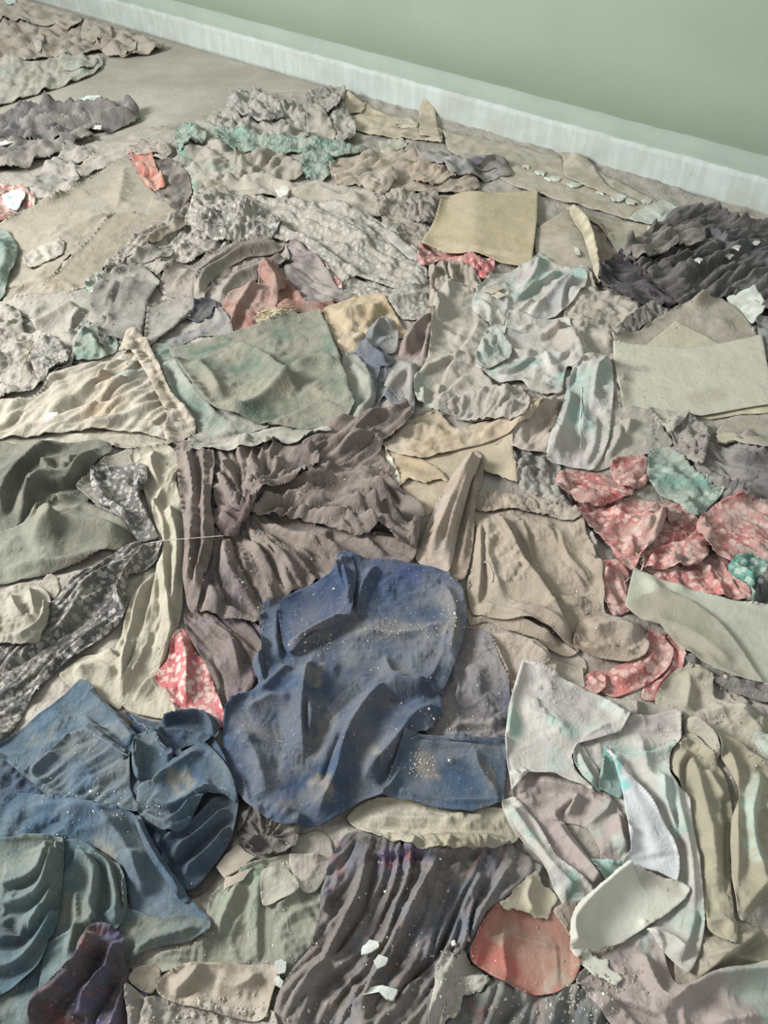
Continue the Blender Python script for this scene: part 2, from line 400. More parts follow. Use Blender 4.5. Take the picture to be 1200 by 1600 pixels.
    i_, j_ = np.nonzero(q); a, b, c, d = idx[i_, j_], idx[i_, j_ + 1], idx[i_ + 1, j_ + 1], idx[i_ + 1, j_]
    Q = np.stack([a, b, c, d], 1)
    # rim turned under: boundary edges -> wall -> short inner ring
    e = np.concatenate([Q[:, [0, 1]], Q[:, [1, 2]], Q[:, [2, 3]], Q[:, [3, 0]]]); key = e.min(1) * 10000000 + e.max(1)
    u, inv, cnt = np.unique(key, return_inverse=True, return_counts=True); be = e[cnt[inv] == 1]
    nv = len(top)
    bv = np.unique(be); mp = -np.ones(nv, int); mp[bv] = np.arange(len(bv))
    grd_y, grd_x = np.gradient(sdist, cell); gxu, gyu = grd_x[used][bv], grd_y[used][bv]; gl = np.hypot(gxu, gyu) + 1e-6
    low = top[bv].copy(); low[:, 2] -= tk; mid = low.copy(); mid[:, 2] += tk * .5
    out_ = .0004; mid[:, 0] -= gxu / gl * out_; mid[:, 1] -= gyu / gl * out_
    inn = low.copy(); inn[:, 0] += gxu / gl * .004; inn[:, 1] += gyu / gl * .004; inn[:, 2] -= .004 if not stiff else .002
    n = len(bv); V = np.concatenate([top, mid, low, inn])
    a, b = be[:, 0], be[:, 1]; ma, mb = mp[a], mp[b]
    Q = np.concatenate([Q, np.stack([b, a, nv + ma, nv + mb], 1), np.stack([nv + mb, nv + ma, nv + n + ma, nv + n + mb], 1), np.stack([nv + n + mb, nv + n + ma, nv + 2 * n + ma, nv + 2 * n + mb], 1)])
    # stains and painted fold shade
    sc_ = np.zeros((nv, 4)); tx, ty = GX[used], GY[used]
    for s in stains:
        sp, rad, colr, al = s[:4]; sp = [sp] if not isinstance(sp[0], (tuple, list)) else sp
        g = w2(sp); g = np.vstack([g, g + 1e-4]) if len(g) == 1 else w2(smooth_line(sp, False, 4))
        dd = seg_dist(tx + .012 * perlin(tx * 40, ty * 40, sd), ty + .012 * perlin(tx * 40, ty * 40, sd + 4), g)[0]
        wgt = al * sstep(1.35 - dd / (rad / pxm)); lc = np.array(lin(colr)); a0 = sc_[:, 3]; an_ = wgt + a0 * (1 - wgt)
        sc_[:, :3] = np.where(an_[:, None] > 1e-4, (lc * wgt[:, None] + sc_[:, :3] * (a0 * (1 - wgt))[:, None]) / np.maximum(an_, 1e-4)[:, None], 0); sc_[:, 3] = an_
    cp = np.stack([tx, ty * 1.0, Z[used] * .6 + sd * .37], 1)
    ext = lambda A: np.concatenate([A, A[bv], A[bv], A[bv]])
    o = link_mesh(name, V, Q, mat, parent, attrs={'cloth_pos': ('FLOAT_VECTOR', ext(cp)), 'stain': ('FLOAT_COLOR', ext(sc_))})
    # write to the pile
    ii0, ii1, jj0, jj1 = gi[0], gi[-1] + 1, gj[0], gj[-1] + 1
    Zw = np.where(used if not stiff else ins, Z, -1)
    if not stiff and kind != 'stuff':
        Zp = np.pad(Zw, 1, constant_values=-1); Zd = Zw.copy()
        for a in range(3):
            for b_ in range(3): Zd = np.maximum(Zd, Zp[a:a + Zw.shape[0], b_:b_ + Zw.shape[1]])
        Zw = np.where(ins, .5 * Zw + .5 * Zd, -1)
    if step > 1: Zw = np.repeat(np.repeat(Zw, step, 0), step, 1)
    tgt = H[ii0:ii0 + Zw.shape[0], jj0:jj0 + Zw.shape[1]]; np.maximum(tgt, Zw[:tgt.shape[0], :tgt.shape[1]], out=tgt)
    tag(o, label, cat, group, kind)
    return o

def cord(name, pts, rad, mat, parent=None, lift=0.0, sides=6, label=None, cat=None, n=6, taut=False):
    """thread, seam or drawstring lying on the pile"""
    p = smooth_line(pts, False, n); X, Y, z = onpile(p[:, 0], p[:, 1]); 
    z = np.array([max(z[max(0, i - 1):i + 2]) for i in range(len(z))]); z = np.convolve(np.pad(z, 3, mode='edge'), np.ones(7) / 7, 'valid') + rad + lift
    if taut: z = np.linspace(z[0], z[-1], len(z)); z = z + max(0, float(np.max(hs(*unproj(p[:, 0], p[:, 1], z)) - z))) + rad; X, Y = unproj(p[:, 0], p[:, 1], z)
    C = np.stack([X, Y, z], 1); T = np.gradient(C, axis=0); T /= np.linalg.norm(T, axis=1)[:, None] + 1e-9
    S = np.cross(T, [0, 0, 1]); S /= np.linalg.norm(S, axis=1)[:, None] + 1e-9; U = np.cross(S, T)
    V = [C[i] + rad * (math.cos(k * 2 * math.pi / sides) * S[i] + math.sin(k * 2 * math.pi / sides) * U[i]) for i in range(len(C)) for k in range(sides)]
    Fc = [(i * sides + k, i * sides + (k + 1) % sides, (i + 1) * sides + (k + 1) % sides, (i + 1) * sides + k) for i in range(len(C) - 1) for k in range(sides)]
    Fc += [tuple(range(sides))[::-1], tuple((len(C) - 1) * sides + k for k in range(sides))]
    V = np.array(V); o = link_mesh(name, V, Fc, mat, parent, attrs={'cloth_pos': ('FLOAT_VECTOR', V.copy())})
    return tag(o, label, cat)
def button(pos, r, mat, parent, name='button'):
    X, Y, z = onpile([pos[0]], [pos[1]]); c = np.array([X[0], Y[0], z[0] + .001]); V = []; n = 14
    prof = [(1, -.6), (1, .2), (.86, .4), (.7, .25), (.0, .15)]
    for (rr, zz) in prof[:-1]: V += [c + np.array([r * rr * math.cos(k * 2 * math.pi / n), r * rr * math.sin(k * 2 * math.pi / n), r * .5 * zz]) for k in range(n)]
    V.append(c + np.array([0, 0, r * .08])); V.append(c + np.array([0, 0, -r * .3]))
    Fc = [(i * n + k, i * n + (k + 1) % n, (i + 1) * n + (k + 1) % n, (i + 1) * n + k) for i in range(3) for k in range(n)]
    Fc += [(3 * n + k, 3 * n + (k + 1) % n, 4 * n) for k in range(n)] + [((k + 1) % n, k, 4 * n + 1) for k in range(n)]
    return link_mesh(name, V, Fc, mat, parent, attrs={'cloth_pos': ('FLOAT_VECTOR', np.array(V))})
def chip(name, outline, thick, mat, parent=None, label=None, cat=None, group=None, tilt=(0, 0), lift=0.0, kind=None):
    """flat broken chip of plaster or paper with irregular edges"""
    r = np.random.RandomState(len(bpy.data.objects)); p = straight_line(outline, True, 3); p = p + r.normal(0, .5, p.shape)
    if np.sum(p[:, 0] * np.roll(p[:, 1], -1) - p[:, 1] * np.roll(p[:, 0], -1)) > 0: p = p[::-1]
    X, Y, z = onpile(p[:, 0], p[:, 1]); zt = float(np.percentile(z, 75)) + lift; X, Y = unproj(p[:, 0], p[:, 1], zt)
    cx, cy = X.mean(), Y.mean(); n = len(X); V = []
    hz = lambda x, y: (x - cx) * tilt[0] + (y - cy) * tilt[1]
    for (s, dz) in ((.94, 0), (1, thick * .35), (1, thick * .7), (.93, thick)):
        V += [(cx + (X[k] - cx) * s, cy + (Y[k] - cy) * s, zt + dz + hz(X[k], Y[k])) for k in range(n)]
    V.append((cx, cy, zt + thick * 1.1)); V.append((cx, cy, zt))
    Fc = [(i * n + k, i * n + (k + 1) % n, (i + 1) * n + (k + 1) % n, (i + 1) * n + k) for i in range(3) for k in range(n)]
    Fc += [(3 * n + k, 3 * n + (k + 1) % n, 4 * n) for k in range(n)] + [((k + 1) % n, k, 4 * n + 1) for k in range(n)]
    V = np.array(V); o = link_mesh(name, V, Fc, mat, parent, smooth=False, attrs={'cloth_pos': ('FLOAT_VECTOR', V.copy())})
    return tag(o, label, cat, group, kind)

# ------------------------------------------------------------------ the room
def simple_mat(name, build):
    m, nt, b = new_mat(name); tc = N(nt, 'ShaderNodeTexCoord'); build(nt, b, tc.outputs['Object']); return m
def m_floor(nt, b, co):
    n1 = noise(nt, co, 3.5, 6, .6); n2 = noise(nt, co, 60, 5, .65)
    c = mix(nt, ramp(nt, n1.outputs[0], .35, .7), lin((158, 152, 139)), lin((178, 173, 160)))
    c = mix(nt, ramp(nt, n2.outputs[0], .5, .75, .5), c, lin((146, 140, 128)))
    v = N(nt, 'ShaderNodeTexVoronoi'); v.inputs['Scale'].default_value = 60; nt.links.new(co, v.inputs['Vector'])
    c = mix(nt, ramp(nt, v.outputs['Distance'], .2, .1, .6), c, lin((206, 206, 198)))
    nt.links.new(c, b.inputs[0]); bm = N(nt, 'ShaderNodeBump'); bm.inputs['Distance'].default_value = .004; bm.inputs['Strength'].default_value = .6
    nt.links.new(n2.outputs[0], bm.inputs['Height']); nt.links.new(bm.outputs[0], b.inputs['Normal'])
def m_wall(nt, b, co):
    n1 = noise(nt, co, 1.6, 5, .6); n2 = noise(nt, co, 90, 3)
    c = mix(nt, ramp(nt, n1.outputs[0], .3, .7), lin((138, 152, 133)), lin((146, 159, 141)))
    nt.links.new(c, b.inputs[0]); b.inputs['Roughness'].default_value = .75
    bm = N(nt, 'ShaderNodeBump'); bm.inputs['Distance'].default_value = .002; bm.inputs['Strength'].default_value = .25
    nt.links.new(n2.outputs[0], bm.inputs['Height']); nt.links.new(bm.outputs[0], b.inputs['Normal'])
def m_band(nt, b, co):
    n1 = noise(nt, co, 5, 5, .6)
    c = mix(nt, ramp(nt, n1.outputs[0], .3, .7), lin((146, 158, 145)), lin((154, 165, 152)))
    nt.links.new(c, b.inputs[0])
def m_base(nt, b, co):
    mp = N(nt, 'ShaderNodeMapping'); mp.inputs['Scale'].default_value = (1, 1, .12); nt.links.new(co, mp.inputs[0])
    n1 = noise(nt, mp.outputs[0], 38, 4, .6); n2 = noise(nt, co, 6, 5, .6); n3 = noise(nt, mp.outputs[0], 70, 2, .5)
    c = mix(nt, ramp(nt, n1.outputs[0], .38, .66), lin((176, 184, 176)), lin((186, 194, 187)))
    c = mix(nt, ramp(nt, n2.outputs[0], .45, .7, .6), c, lin((164, 167, 154)))
    c = mix(nt, ramp(nt, n3.outputs[0], .7, .78, .7), c, lin((208, 216, 208)))
    c = mix(nt, ramp(nt, n3.outputs[0], .27, .2, .55), c, lin((110, 118, 110)))
    nt.links.new(c, b.inputs[0]); bm = N(nt, 'ShaderNodeBump'); bm.inputs['Distance'].default_value = .004; bm.inputs['Strength'].default_value = .5
    nt.links.new(n2.outputs[0], bm.inputs['Height']); nt.links.new(bm.outputs[0], b.inputs['Normal'])
W0 = np.array([float(q) for q in unproj(60, 2)]); W1 = np.array([float(q) for q in unproj(1200, 337)])
WD = (W1 - W0) / np.hypot(*(W1 - W0)); WN = np.array([WD[1], -WD[0]])          # along the wall / out of the wall
if WN[1] > 0: WN = -WN
def slab(name, s0, s1, z0, z1, off, mat, ns=120, nz=6, rough=.0, toprough=0.0, botoff=0.0):
    V = []; Fc = []
    S = np.linspace(s0, s1, ns); Zs = np.linspace(z0, z1, nz)
    for k, z in enumerate(Zs):
        for s in S:
            o = off + rough * float(perlin(np.array(s * 9.), np.array(z * 40.), 3)); zz = z + (toprough * float(fbm(np.array(s * 14.), np.array(.5), 5)) if k == nz - 1 else 0)
            p = W0 + WD * s + WN * o; V.append((p[0], p[1], zz))
    for k, z in ((0, z0), (nz - 1, z1)):
        for s in S: p = W0 + WD * s - WN * .05; V.append((p[0], p[1], V[k * ns][2] if k == 0 else z))
    f = lambda r, c: r * ns + c
    for r in range(nz - 1):
        for c in range(ns - 1): Fc.append((f(r, c), f(r, c + 1), f(r + 1, c + 1), f(r + 1, c)))
    for c in range(ns - 1): Fc.append((f(nz - 1, c), f(nz - 1, c + 1), f(nz + 1, c + 1), f(nz + 1, c))); Fc.append((f(0, c + 1), f(0, c), f(nz, c), f(nz, c + 1)))
    o = link_mesh(name, V, Fc, mat, smooth=True, origin=np.array([W0[0], W0[1], 0])); o['kind'] = 'structure'; return o
slab('wall_back', -2.5, 6.5, 0, 2.7, 0.0, simple_mat('green_paint', m_wall), 60, 8, .002)
slab('trim_1', -2.5, 6.5, 0.0, .19, .004, simple_mat('faded_green_paint', m_band), 200, 4, .0006, .004)
slab('baseboard_back', -2.5, 6.5, 0, .122, .016, simple_mat('limewashed_plaster', m_base), 400, 8, .0025, .006)
# floor: a screed slab, faintly uneven
xs = np.linspace(-4.2, 3.2, 150); ys = np.linspace(-.8, 8.0, 150); FX, FY = np.meshgrid(xs, ys)
FZ = .0015 * perlin(FX * 5, FY * 5, 2); keepf = ((FX - W0[0]) * WN[0] + (FY - W0[1]) * WN[1]) > -.12
V = np.stack([FX.ravel(), FY.ravel(), FZ.ravel()], 1); Fi = [(r * 150 + c, r * 150 + c + 1, (r + 1) * 150 + c + 1, (r + 1) * 150 + c) for r in range(149) for c in range(149) if keepf[r, c] and keepf[r + 1, c + 1]]
o = link_mesh('floor', V, Fi, simple_mat('dusty_screed', m_floor), origin=np.array([0, 0, 0])); o['kind'] = 'structure'
# the pile gets gentle mounds to lie on
GXh, GYh = np.meshgrid(X0 + np.arange(0, NX, 8) * DX, Y0 + np.arange(0, NY, 8) * DX)

# ------------------------------------------------------------------ loose dust and rubble under everything
RUB = fabric('rubble', (132, 126, 115), .6, speck=.9, bump=1.0, var=.16)
cloth('dust_layer', [(-90, 250), (100, 235), (230, 205), (330, 180), (400, 150), (560, 150), (700, 185), (900, 245), (1100, 310), (1300, 365), (1330, 900), (1330, 1680), (500, 1690), (-90, 1680), (-120, 900)],
      RUB, kind='stuff', label='grey dust and crumbled plaster showing between the clothes on the floor', cat='debris',
      wr=[('n', .30, 14), ('n', .05, 8), ('n', .022, 3)], th=4, edge=60, puff=2, step=4)

# ================================================================== far left, on the bare floor
PEACH = (158, 146, 128)
t = thing('crumpled_sheet', 'crumpled tan bedsheet against the wall in the far left corner', 'cloth', 120, 60)
cloth('sheet', [(-60, 30), (30, 22), (90, 32), (150, 35), (200, 52), (258, 74), (230, 86), (190, 90), (150, 84), (90, 92), (-60, 96)], fabric('cotton', (147, 134, 118), .5), t, wr=[('n', .12, 30), ('n', .045, 12)], th=5, edge=30, puff=5, slack=.1)
cloth('flap', [(130, 40), (165, 35), (175, 55), (150, 66), (128, 60)], fabric('cotton', (160, 150, 134), .5), t, wr=[('n', .08, 14)], th=4)
cloth('flap', [(160, 62), (195, 58), (215, 74), (190, 84), (162, 80)], fabric('cotton', (152, 138, 122), .5), t, wr=[('n', .06, 20)], th=4)
cloth('flap', [(52, 62), (68, 55), (66, 75), (58, 80)], fabric('cotton', (172, 168, 158), .4), t, th=4, wr=[('n', .05, 12)])
cloth('tan_blanket', [(-60, -8), (40, 2), (100, 18), (132, 34), (110, 44), (60, 38), (10, 30), (-60, 28)], fabric('cotton', (160, 150, 134), .5), label='flat tan blanket at the top left corner, beyond the crumpled sheet', cat='blanket', wr=[('d', (6, 2), .09, 16, 5)], th=10, edge=30)
chip('plaster_chip', [(8, 2), (24, 0), (26, 5), (12, 7)], .006, fabric('paper', (205, 222, 214), .1), label='pale flake at the very top left corner on the tan blanket', cat='debris', group='plaster chips')
t = thing('faded_shirt', 'pale faded shirt with green stains lying flat at the far left edge', 'shirt', 70, 130)
cloth('body', [(-60, 97), (60, 93), (140, 86), (160, 92), (158, 104), (134, 120), (60, 145), (0, 164), (-60, 180)], fabric('cotton', (152, 152, 138), .55), t, wr=[('d', (-3, 10), .09, 22, 4)], th=9, edge=16, slack=.04,
      stains=[((110, 104), 16, (118, 160, 142), .8), ((126, 115), 8, (120, 180, 160), .8), ((10, 110), 20, (130, 160, 145), .5)])
cloth('collar', [(96, 98), (130, 94), (150, 90), (150, 98), (128, 106), (104, 108)], fabric('cotton', (156, 158, 146), .5), t, wr=[('n', .03, 9)], th=5, stains=[((118, 102), 10, (110, 165, 145), .8)])
chip('paper_scrap', [(122, 154), (136, 151), (156, 152), (158, 157), (148, 160), (142, 166), (126, 162)], .003, fabric('paper', (196, 212, 200), .1), label='torn white paper scrap alone on the bare floor near the faded shirt', cat='paper', tilt=(.1, .1))
DG = (88, 85, 86)
t = thing('dark_trousers', 'long dark grey rumpled trousers with a pointed end on the bare floor', 'trousers', 90, 210)
cloth('leg', [(-60, 195), (20, 182), (80, 170), (120, 175), (140, 180), (180, 176), (205, 172), (219, 178), (208, 190), (175, 200), (120, 214), (60, 225), (-60, 238)], fabric('cotton', (96, 94, 95), .3, var=.2), t,
      wr=[('d', (10, -2), .05, 44, 5), ('n', .08, 20)], slack=.11, folds=[('r', [(0, 200), (90, 186), (210, 178)], 40, 6), ('r', [(0, 220), (100, 205), (170, 194)], 34, 6)], th=6, edge=18, puff=3)
cloth('leg', [(-60, 232), (20, 228), (80, 222), (130, 212), (150, 214), (120, 230), (80, 245), (40, 264), (0, 270), (-60, 268)], fabric('cotton', (112, 107, 102), .35, var=.2), t, wr=[('d', (10, -2.5), .05, 40, 5), ('n', .08, 18)], slack=.11, th=6, edge=18)
cloth('leg_end', [(140, 184), (205, 174), (220, 178), (206, 188), (170, 196)], fabric('cotton', (100, 96, 95), .3), t, folds=[('r', [(150, 190), (212, 178)], 12, 3)], th=5)
for k, oo in enumerate(([(-10, 222), (30, 214), (34, 219), (0, 229)], [(148, 196), (160, 197), (158, 203), (146, 202)])):
    chip('paper_scrap', oo, .003, fabric('paper', (200, 200, 190), .2), label=('dusty strip of paper between the legs of the dark trousers', 'small white scrap on the pointed end of the dark trousers')[k], cat='paper')
cloth('crinkled_rag', [(50, 290), (62, 268), (85, 250), (105, 228), (140, 232), (150, 240), (118, 256), (125, 285), (95, 308), (70, 322), (45, 315)], fabric('cotton', (132, 128, 122), .5), label='small crinkled grey rag below the dark trousers at the left', cat='cloth', wr=[('n', .025, 14), ('n', .06, 18)], th=6, edge=12)
cloth('dusty_scarf', [(150, 240), (200, 226), (245, 222), (270, 235), (262, 248), (205, 246), (160, 262), (130, 275), (120, 262)], fabric('cotton', (150, 144, 132), .7), label='thin dusty scarf lying on the floor left of the green lace', cat='scarf', wr=[('d', (10, -3), .04, 16, 5)], th=4, edge=16)
cloth('print_rag', [(-60, 285), (12, 288), (40, 296), (56, 310), (54, 325), (30, 336), (0, 346), (-60, 350)], fabric('floral', (150, 80, 76), .4, (196, 176, 160), spots=40), label='red printed rag under a white lump at the left edge', cat='cloth', wr=[('n', .05, 22)], th=5, edge=14)
cloth('white_lump', [(4, 306), (16, 298), (34, 298), (42, 310), (34, 318), (26, 328), (10, 322)], fabric('paper', (214, 226, 220), .05), label='bright white lump of tissue on the red printed rag', cat='debris', wr=[('n', .025, 18)], th=10, edge=10)

# ================================================================== along the wall
KH = (166, 158, 137)
CARD = fabric('paper', (178, 168, 146), .4, dcol=(176, 166, 148))
t = thing('packing_board', 'tan board slumped along the wall beside the top grey blouse', 'cardboard', 610, 180)
cloth('board', [(515, 168), (545, 150), (600, 178), (660, 195), (692, 208), (690, 224), (640, 220), (580, 212), (520, 190)], CARD, t, stiff=True, round_=False, jag=.8, wr=[('n', .12, 16)], th=4)
cloth('flap', [(536, 150), (572, 163), (566, 176), (528, 178)], CARD, t, round_=False, jag=.6, th=4, curl=[(550, 152, 18, 30)], stiff=True)
cloth('flap', [(622, 186), (660, 184), (650, 200), (618, 196)], fabric('paper', (186, 178, 158), .3), t, round_=False, jag=1, th=3, wr=[('n', .05, 12)])
cloth('leaning_card', [(655, 176), (678, 168), (684, 205), (688, 216), (655, 210)], CARD, label='tan card leaning upright against the plaster skirting', cat='cardboard', round_=False, jag=.5, th=3, stiff=True, curl=[(668, 168, 22, 60)])
cloth('floor_covering', [(690, 205), (745, 216), (800, 226), (878, 250), (882, 262), (890, 250), (950, 275), (1030, 318), (1040, 330), (1030, 350), (985, 345), (880, 316), (800, 290), (750, 262), (700, 235)], fabric('paper', (172, 164, 145), .5, speck=.8), label='long strip of tan lino torn along the foot of the wall', cat='lino', round_=False, jag=.8, stiff=True, th=5, wr=[('n', .15, 8)])
cloth('curled_lino', [(875, 238), (905, 246), (920, 252), (950, 290), (975, 302), (1000, 318), (940, 300), (884, 276)], fabric('paper', (178, 170, 151), .35), label='curled piece of tan lino rising against the skirting right of centre', cat='lino', round_=False, jag=.8, th=5, stiff=True, curl=[(900, 250, 18, 26), (945, 262, 14, 34)])
cloth('wall_board', [(1100, 326), (1160, 334), (1260, 352), (1260, 372), (1180, 362), (1150, 352), (1110, 344)], fabric('paper', (180, 174, 156), .35), label='tan card strip against the wall above the dark trousers at the right', cat='cardboard', round_=False, th=5, stiff=True)
WP = fabric('paper', (196, 202, 190), .2)
cloth('pale_sheet', [(980, 346), (1000, 328), (1040, 312), (1052, 322), (1072, 330), (1040, 346), (1010, 354)], WP, label='pale greenish paper by the wall, above the dark crumpled dress', cat='paper', round_=False, jag=.6, stiff=True, th=3)
for k, (x, y, a, b, nm) in enumerate([(822, 262, 5, 3, 'first and smallest'), (842, 271, 10, 4, 'second'), (864, 281, 12, 4, 'third'), (896, 290, 15, 4, 'fourth and widest'), (936, 302, 8, 3, 'fifth'), (966, 311, 13, 6, 'sixth'), (986, 317, 9, 4, 'seventh'), (1010, 316, 10, 5, 'last')]):
    r_ = random.Random(k); j = lambda v: v * r_.uniform(.6, 1.25)
    chip('plaster_chip', [(x - j(a), y - j(b) * .4), (x - j(a) * .2, y - j(b)), (x + j(a), y - j(b) * .3), (x + j(a) * .7, y + j(b)), (x - j(a) * .5, y + j(b) * .8)], .006, WP, label=nm + ' plaster flake from the left in the row along the wall', cat='debris', group='plaster flakes along the wall')

# grey lacy blouse, green lace
t = thing('lace_blouse', 'crinkled grey ruffled blouse nearest the wall at the top of the pile', 'blouse', 440, 190)
cloth('body', [(320, 205), (345, 178), (362, 158), (372, 148), (400, 152), (440, 162), (470, 166), (500, 160), (540, 170), (556, 205), (545, 225), (480, 226), (400, 222)], fabric('lace', (128, 126, 119), .45, spots=48), t,
      wr=[('d', (1, 4), .03, 14, 5), ('n', .11, 34)], th=6, edge=18, puff=6)
cloth('collar', [(480, 162), (486, 145), (515, 139), (540, 143), (534, 165), (516, 176), (498, 178)], fabric('lace', (120, 117, 110), .4, spots=60), t, wr=[('d', (1, 3), .02, 18, 4)], th=10, edge=14, puff=14)
cloth('sleeve', [(360, 158), (380, 147), (430, 160), (445, 180), (420, 190), (375, 178)], fabric('lace', (132, 130, 124), .45, spots=48), t, wr=[('d', (1, 3), .03, 16, 5)], th=8, edge=18, puff=8)
cloth('panel', [(480, 175), (505, 168), (525, 215), (500, 230), (482, 212)], fabric('cotton', (146, 141, 130), .6), t, th=6, wr=[('n', .06, 8)])
GL = fabric('lace', (104, 132, 118), .35, (140, 164, 148), spots=70, var=.2)
GD = fabric('cotton', (140, 135, 122), .5)
t = thing('green_lace', 'crinkled green lace curtain running under the grey ruffled blouse', 'curtain', 400, 240)
cloth('bundle', [(272, 215), (300, 202), (335, 204), (362, 222), (376, 250), (378, 280), (360, 292), (330, 298), (304, 318), (300, 290), (285, 262)], GD, t, wr=[('n', .06, 14), ('n', .12, 24)], th=8, edge=25, puff=8,
      stains=[([(275, 218), (300, 205), (340, 210), (370, 235)], 12, (84, 128, 108), .95), ([(280, 240), (300, 260), (330, 268), (372, 268)], 11, (84, 130, 110), .9), ([(300, 290), (306, 315)], 10, (90, 130, 112), .8), ([(296, 268), (300, 290)], 10, (90, 130, 112), .8)])
cloth('edging', [(330, 206), (360, 204), (430, 214), (500, 222), (560, 226), (572, 234), (540, 244), (500, 248), (450, 240), (395, 238), (350, 226)], GL, t, wr=[('n', .04, 14), ('n', .09, 14)], th=7, edge=14, puff=4)
cloth('loose_end', [(466, 246), (500, 242), (524, 250), (518, 272), (496, 286), (474, 272)], GL, t, wr=[('n', .04, 20)], th=7, edge=14, puff=3)
cloth('ruffle', [(276, 206), (296, 199), (322, 206), (318, 222), (296, 224), (280, 232)], GL, t, wr=[('n', .03, 18)], th=7, edge=10, puff=4)
cloth('brown_vest', [(368, 248), (400, 236), (440, 242), (466, 258), (472, 278), (430, 286), (385, 290), (372, 272)], fabric('cotton', (132, 124, 110), .45), label='smooth brown cloth tucked under the green lace', cat='cloth', wr=[('d', (-2, 5), .06, 30, 3)], th=6, edge=18)
cloth('white_scrap', [(593, 224), (610, 216), (630, 214), (636, 226), (622, 236), (614, 248), (594, 240)], fabric('paper', (178, 176, 160), .3), label='torn pale paper lying on the tan heap by the wall', cat='paper', round_=False, jag=1.0, th=4, stiff=True, wr=[('n', .05, 8)])
t = thing('peach_nightdress', 'crumpled peach tan nightdress below the boards by the wall', 'dress', 630, 270)
cloth('body', [(515, 262), (545, 246), (600, 240), (650, 246), (700, 252), (735, 268), (750, 290), (735, 304), (690, 306), (640, 302), (590, 312), (560, 292), (528, 290)], fabric('cotton', (158, 143, 124), .4), t, wr=[('d', (10, -3), .05, 24, 6), ('n', .1, 12)], th=6, edge=20, puff=4)
cloth('sleeve', [(560, 280), (590, 268), (622, 272), (612, 292), (590, 306), (570, 298)], fabric('cotton', (160, 146, 130), .4), t, wr=[('n', .04, 24)], th=6, edge=14)
cloth('collar', [(640, 262), (690, 256), (712, 276), (680, 288), (650, 284)], fabric('cotton', (164, 146, 126), .35), t, wr=[('d', (10, -6), .03, 18, 4)], th=6, edge=14)
t = thing('blue_grey_vest', 'small blue grey vest with a dark cuff by the wall', 'cloth', 725, 258)
cloth('body', [(648, 242), (690, 240), (720, 250), (760, 248), (800, 268), (775, 276), (720, 274), (680, 256)], fabric('cotton', (118, 118, 122), .35, var=.2), t, wr=[('d', (10, 3), .04, 20, 4)], th=6, edge=14)
cloth('cuff', [(742, 262), (770, 246), (788, 243), (800, 270), (786, 272), (776, 262)], fabric('cotton', (84, 80, 76), .25), t, th=8, edge=8, folds=[('s', [(745, 262), (775, 252), (790, 262)], 18, 8)])

# ================================================================== upper left of the pile
t = thing('khaki_canvas', 'wide flat khaki canvas with one long fold at the left', 'canvas', 130, 350)
KC = fabric('cotton', (150, 142, 125), .3, var=.05, dcol=(158, 150, 134))
cloth('sheet', [(-60, 372), (10, 345), (40, 326), (95, 306), (150, 270), (190, 248), (208, 252), (226, 280), (248, 304), (300, 328), (240, 350), (190, 372), (110, 400), (80, 430), (60, 455), (-60, 470)], KC, t,
      folds=[('s', [(240, 300), (228, 330), (180, 332), (150, 352)], 6, 26), ('r', [(60, 400), (110, 360), (170, 330)], 14, 26), ('r', [(195, 255), (190, 300), (180, 330)], 12, 14)], th=5, edge=12, stiff=False, drape=50, slack=.012)
cloth('folded_half', [(178, 332), (250, 334), (302, 330), (262, 352), (205, 385), (158, 430), (130, 448), (60, 462), (20, 466), (64, 440), (92, 420), (140, 370)], fabric('cotton', (140, 131, 113), .25, var=.05, dcol=(150, 142, 126)), t, th=7, edge=10, drape=50, slack=.012, lift=3,
      folds=[('s', [(92, 424), (140, 372), (178, 334), (250, 336)], 4, 14, .1)])
cloth('patch', [(36, 402), (60, 385), (88, 372), (100, 378), (96, 396), (66, 410), (44, 420)], fabric('cotton', (150, 144, 128), .6), t, th=4, wr=[('n', .05, 12)], jag=.6)
cloth('hem', [(8, 452), (60, 436), (120, 446), (140, 450), (100, 458), (40, 464), (6, 472)], fabric('cotton', (138, 128, 108), .35), t, folds=[('r', [(10, 460), (60, 444), (130, 452)], 14, 5)], th=7, edge=8)
cloth('green_sleeve', [(-60, 355), (4, 358), (22, 372), (28, 388), (24, 412), (10, 440), (2, 466), (-60, 490)], fabric('cotton', (98, 122, 110), .3), label='rounded green sleeve end at the left edge beside the khaki canvas', cat='sleeve', folds=[('r', [(-20, 370), (12, 400), (-5, 450)], 22, 18)], th=8, edge=16)
t = thing('grey_trousers', 'flat greenish grey trousers below the khaki canvas at the left', 'trousers', 90, 500)
cloth('leg', [(-60, 478), (20, 466), (90, 458), (150, 448), (178, 440), (172, 480), (152, 520), (135, 560), (112, 562), (60, 520), (36, 492), (-60, 500)], fabric('cotton', (140, 137, 124), .5, var=.08), t,
      folds=[('r', [(40, 515), (95, 490), (130, 476)], 22, 14), ('s', [(110, 545), (116, 500), (140, 478)], 16, 12)], th=7, edge=14, drape=35, stains=[([(100, 500), (118, 510)], 12, (104, 104, 104), .5)])
cloth('hem', [(100, 545), (128, 500), (140, 505), (132, 545), (116, 566)], fabric('cotton', (132, 132, 126), .4), t, folds=[('r', [(112, 555), (134, 508)], 14, 7)], th=6, edge=8)
cloth('teal_lining', [(140, 436), (165, 424), (172, 432), (160, 450), (142, 456), (132, 446)], fabric('lace', (132, 152, 138), .5, spots=60), label='bit of pale green ruffle at the corner of the khaki canvas', cat='cloth', wr=[('n', .02, 12)], th=7, edge=8)
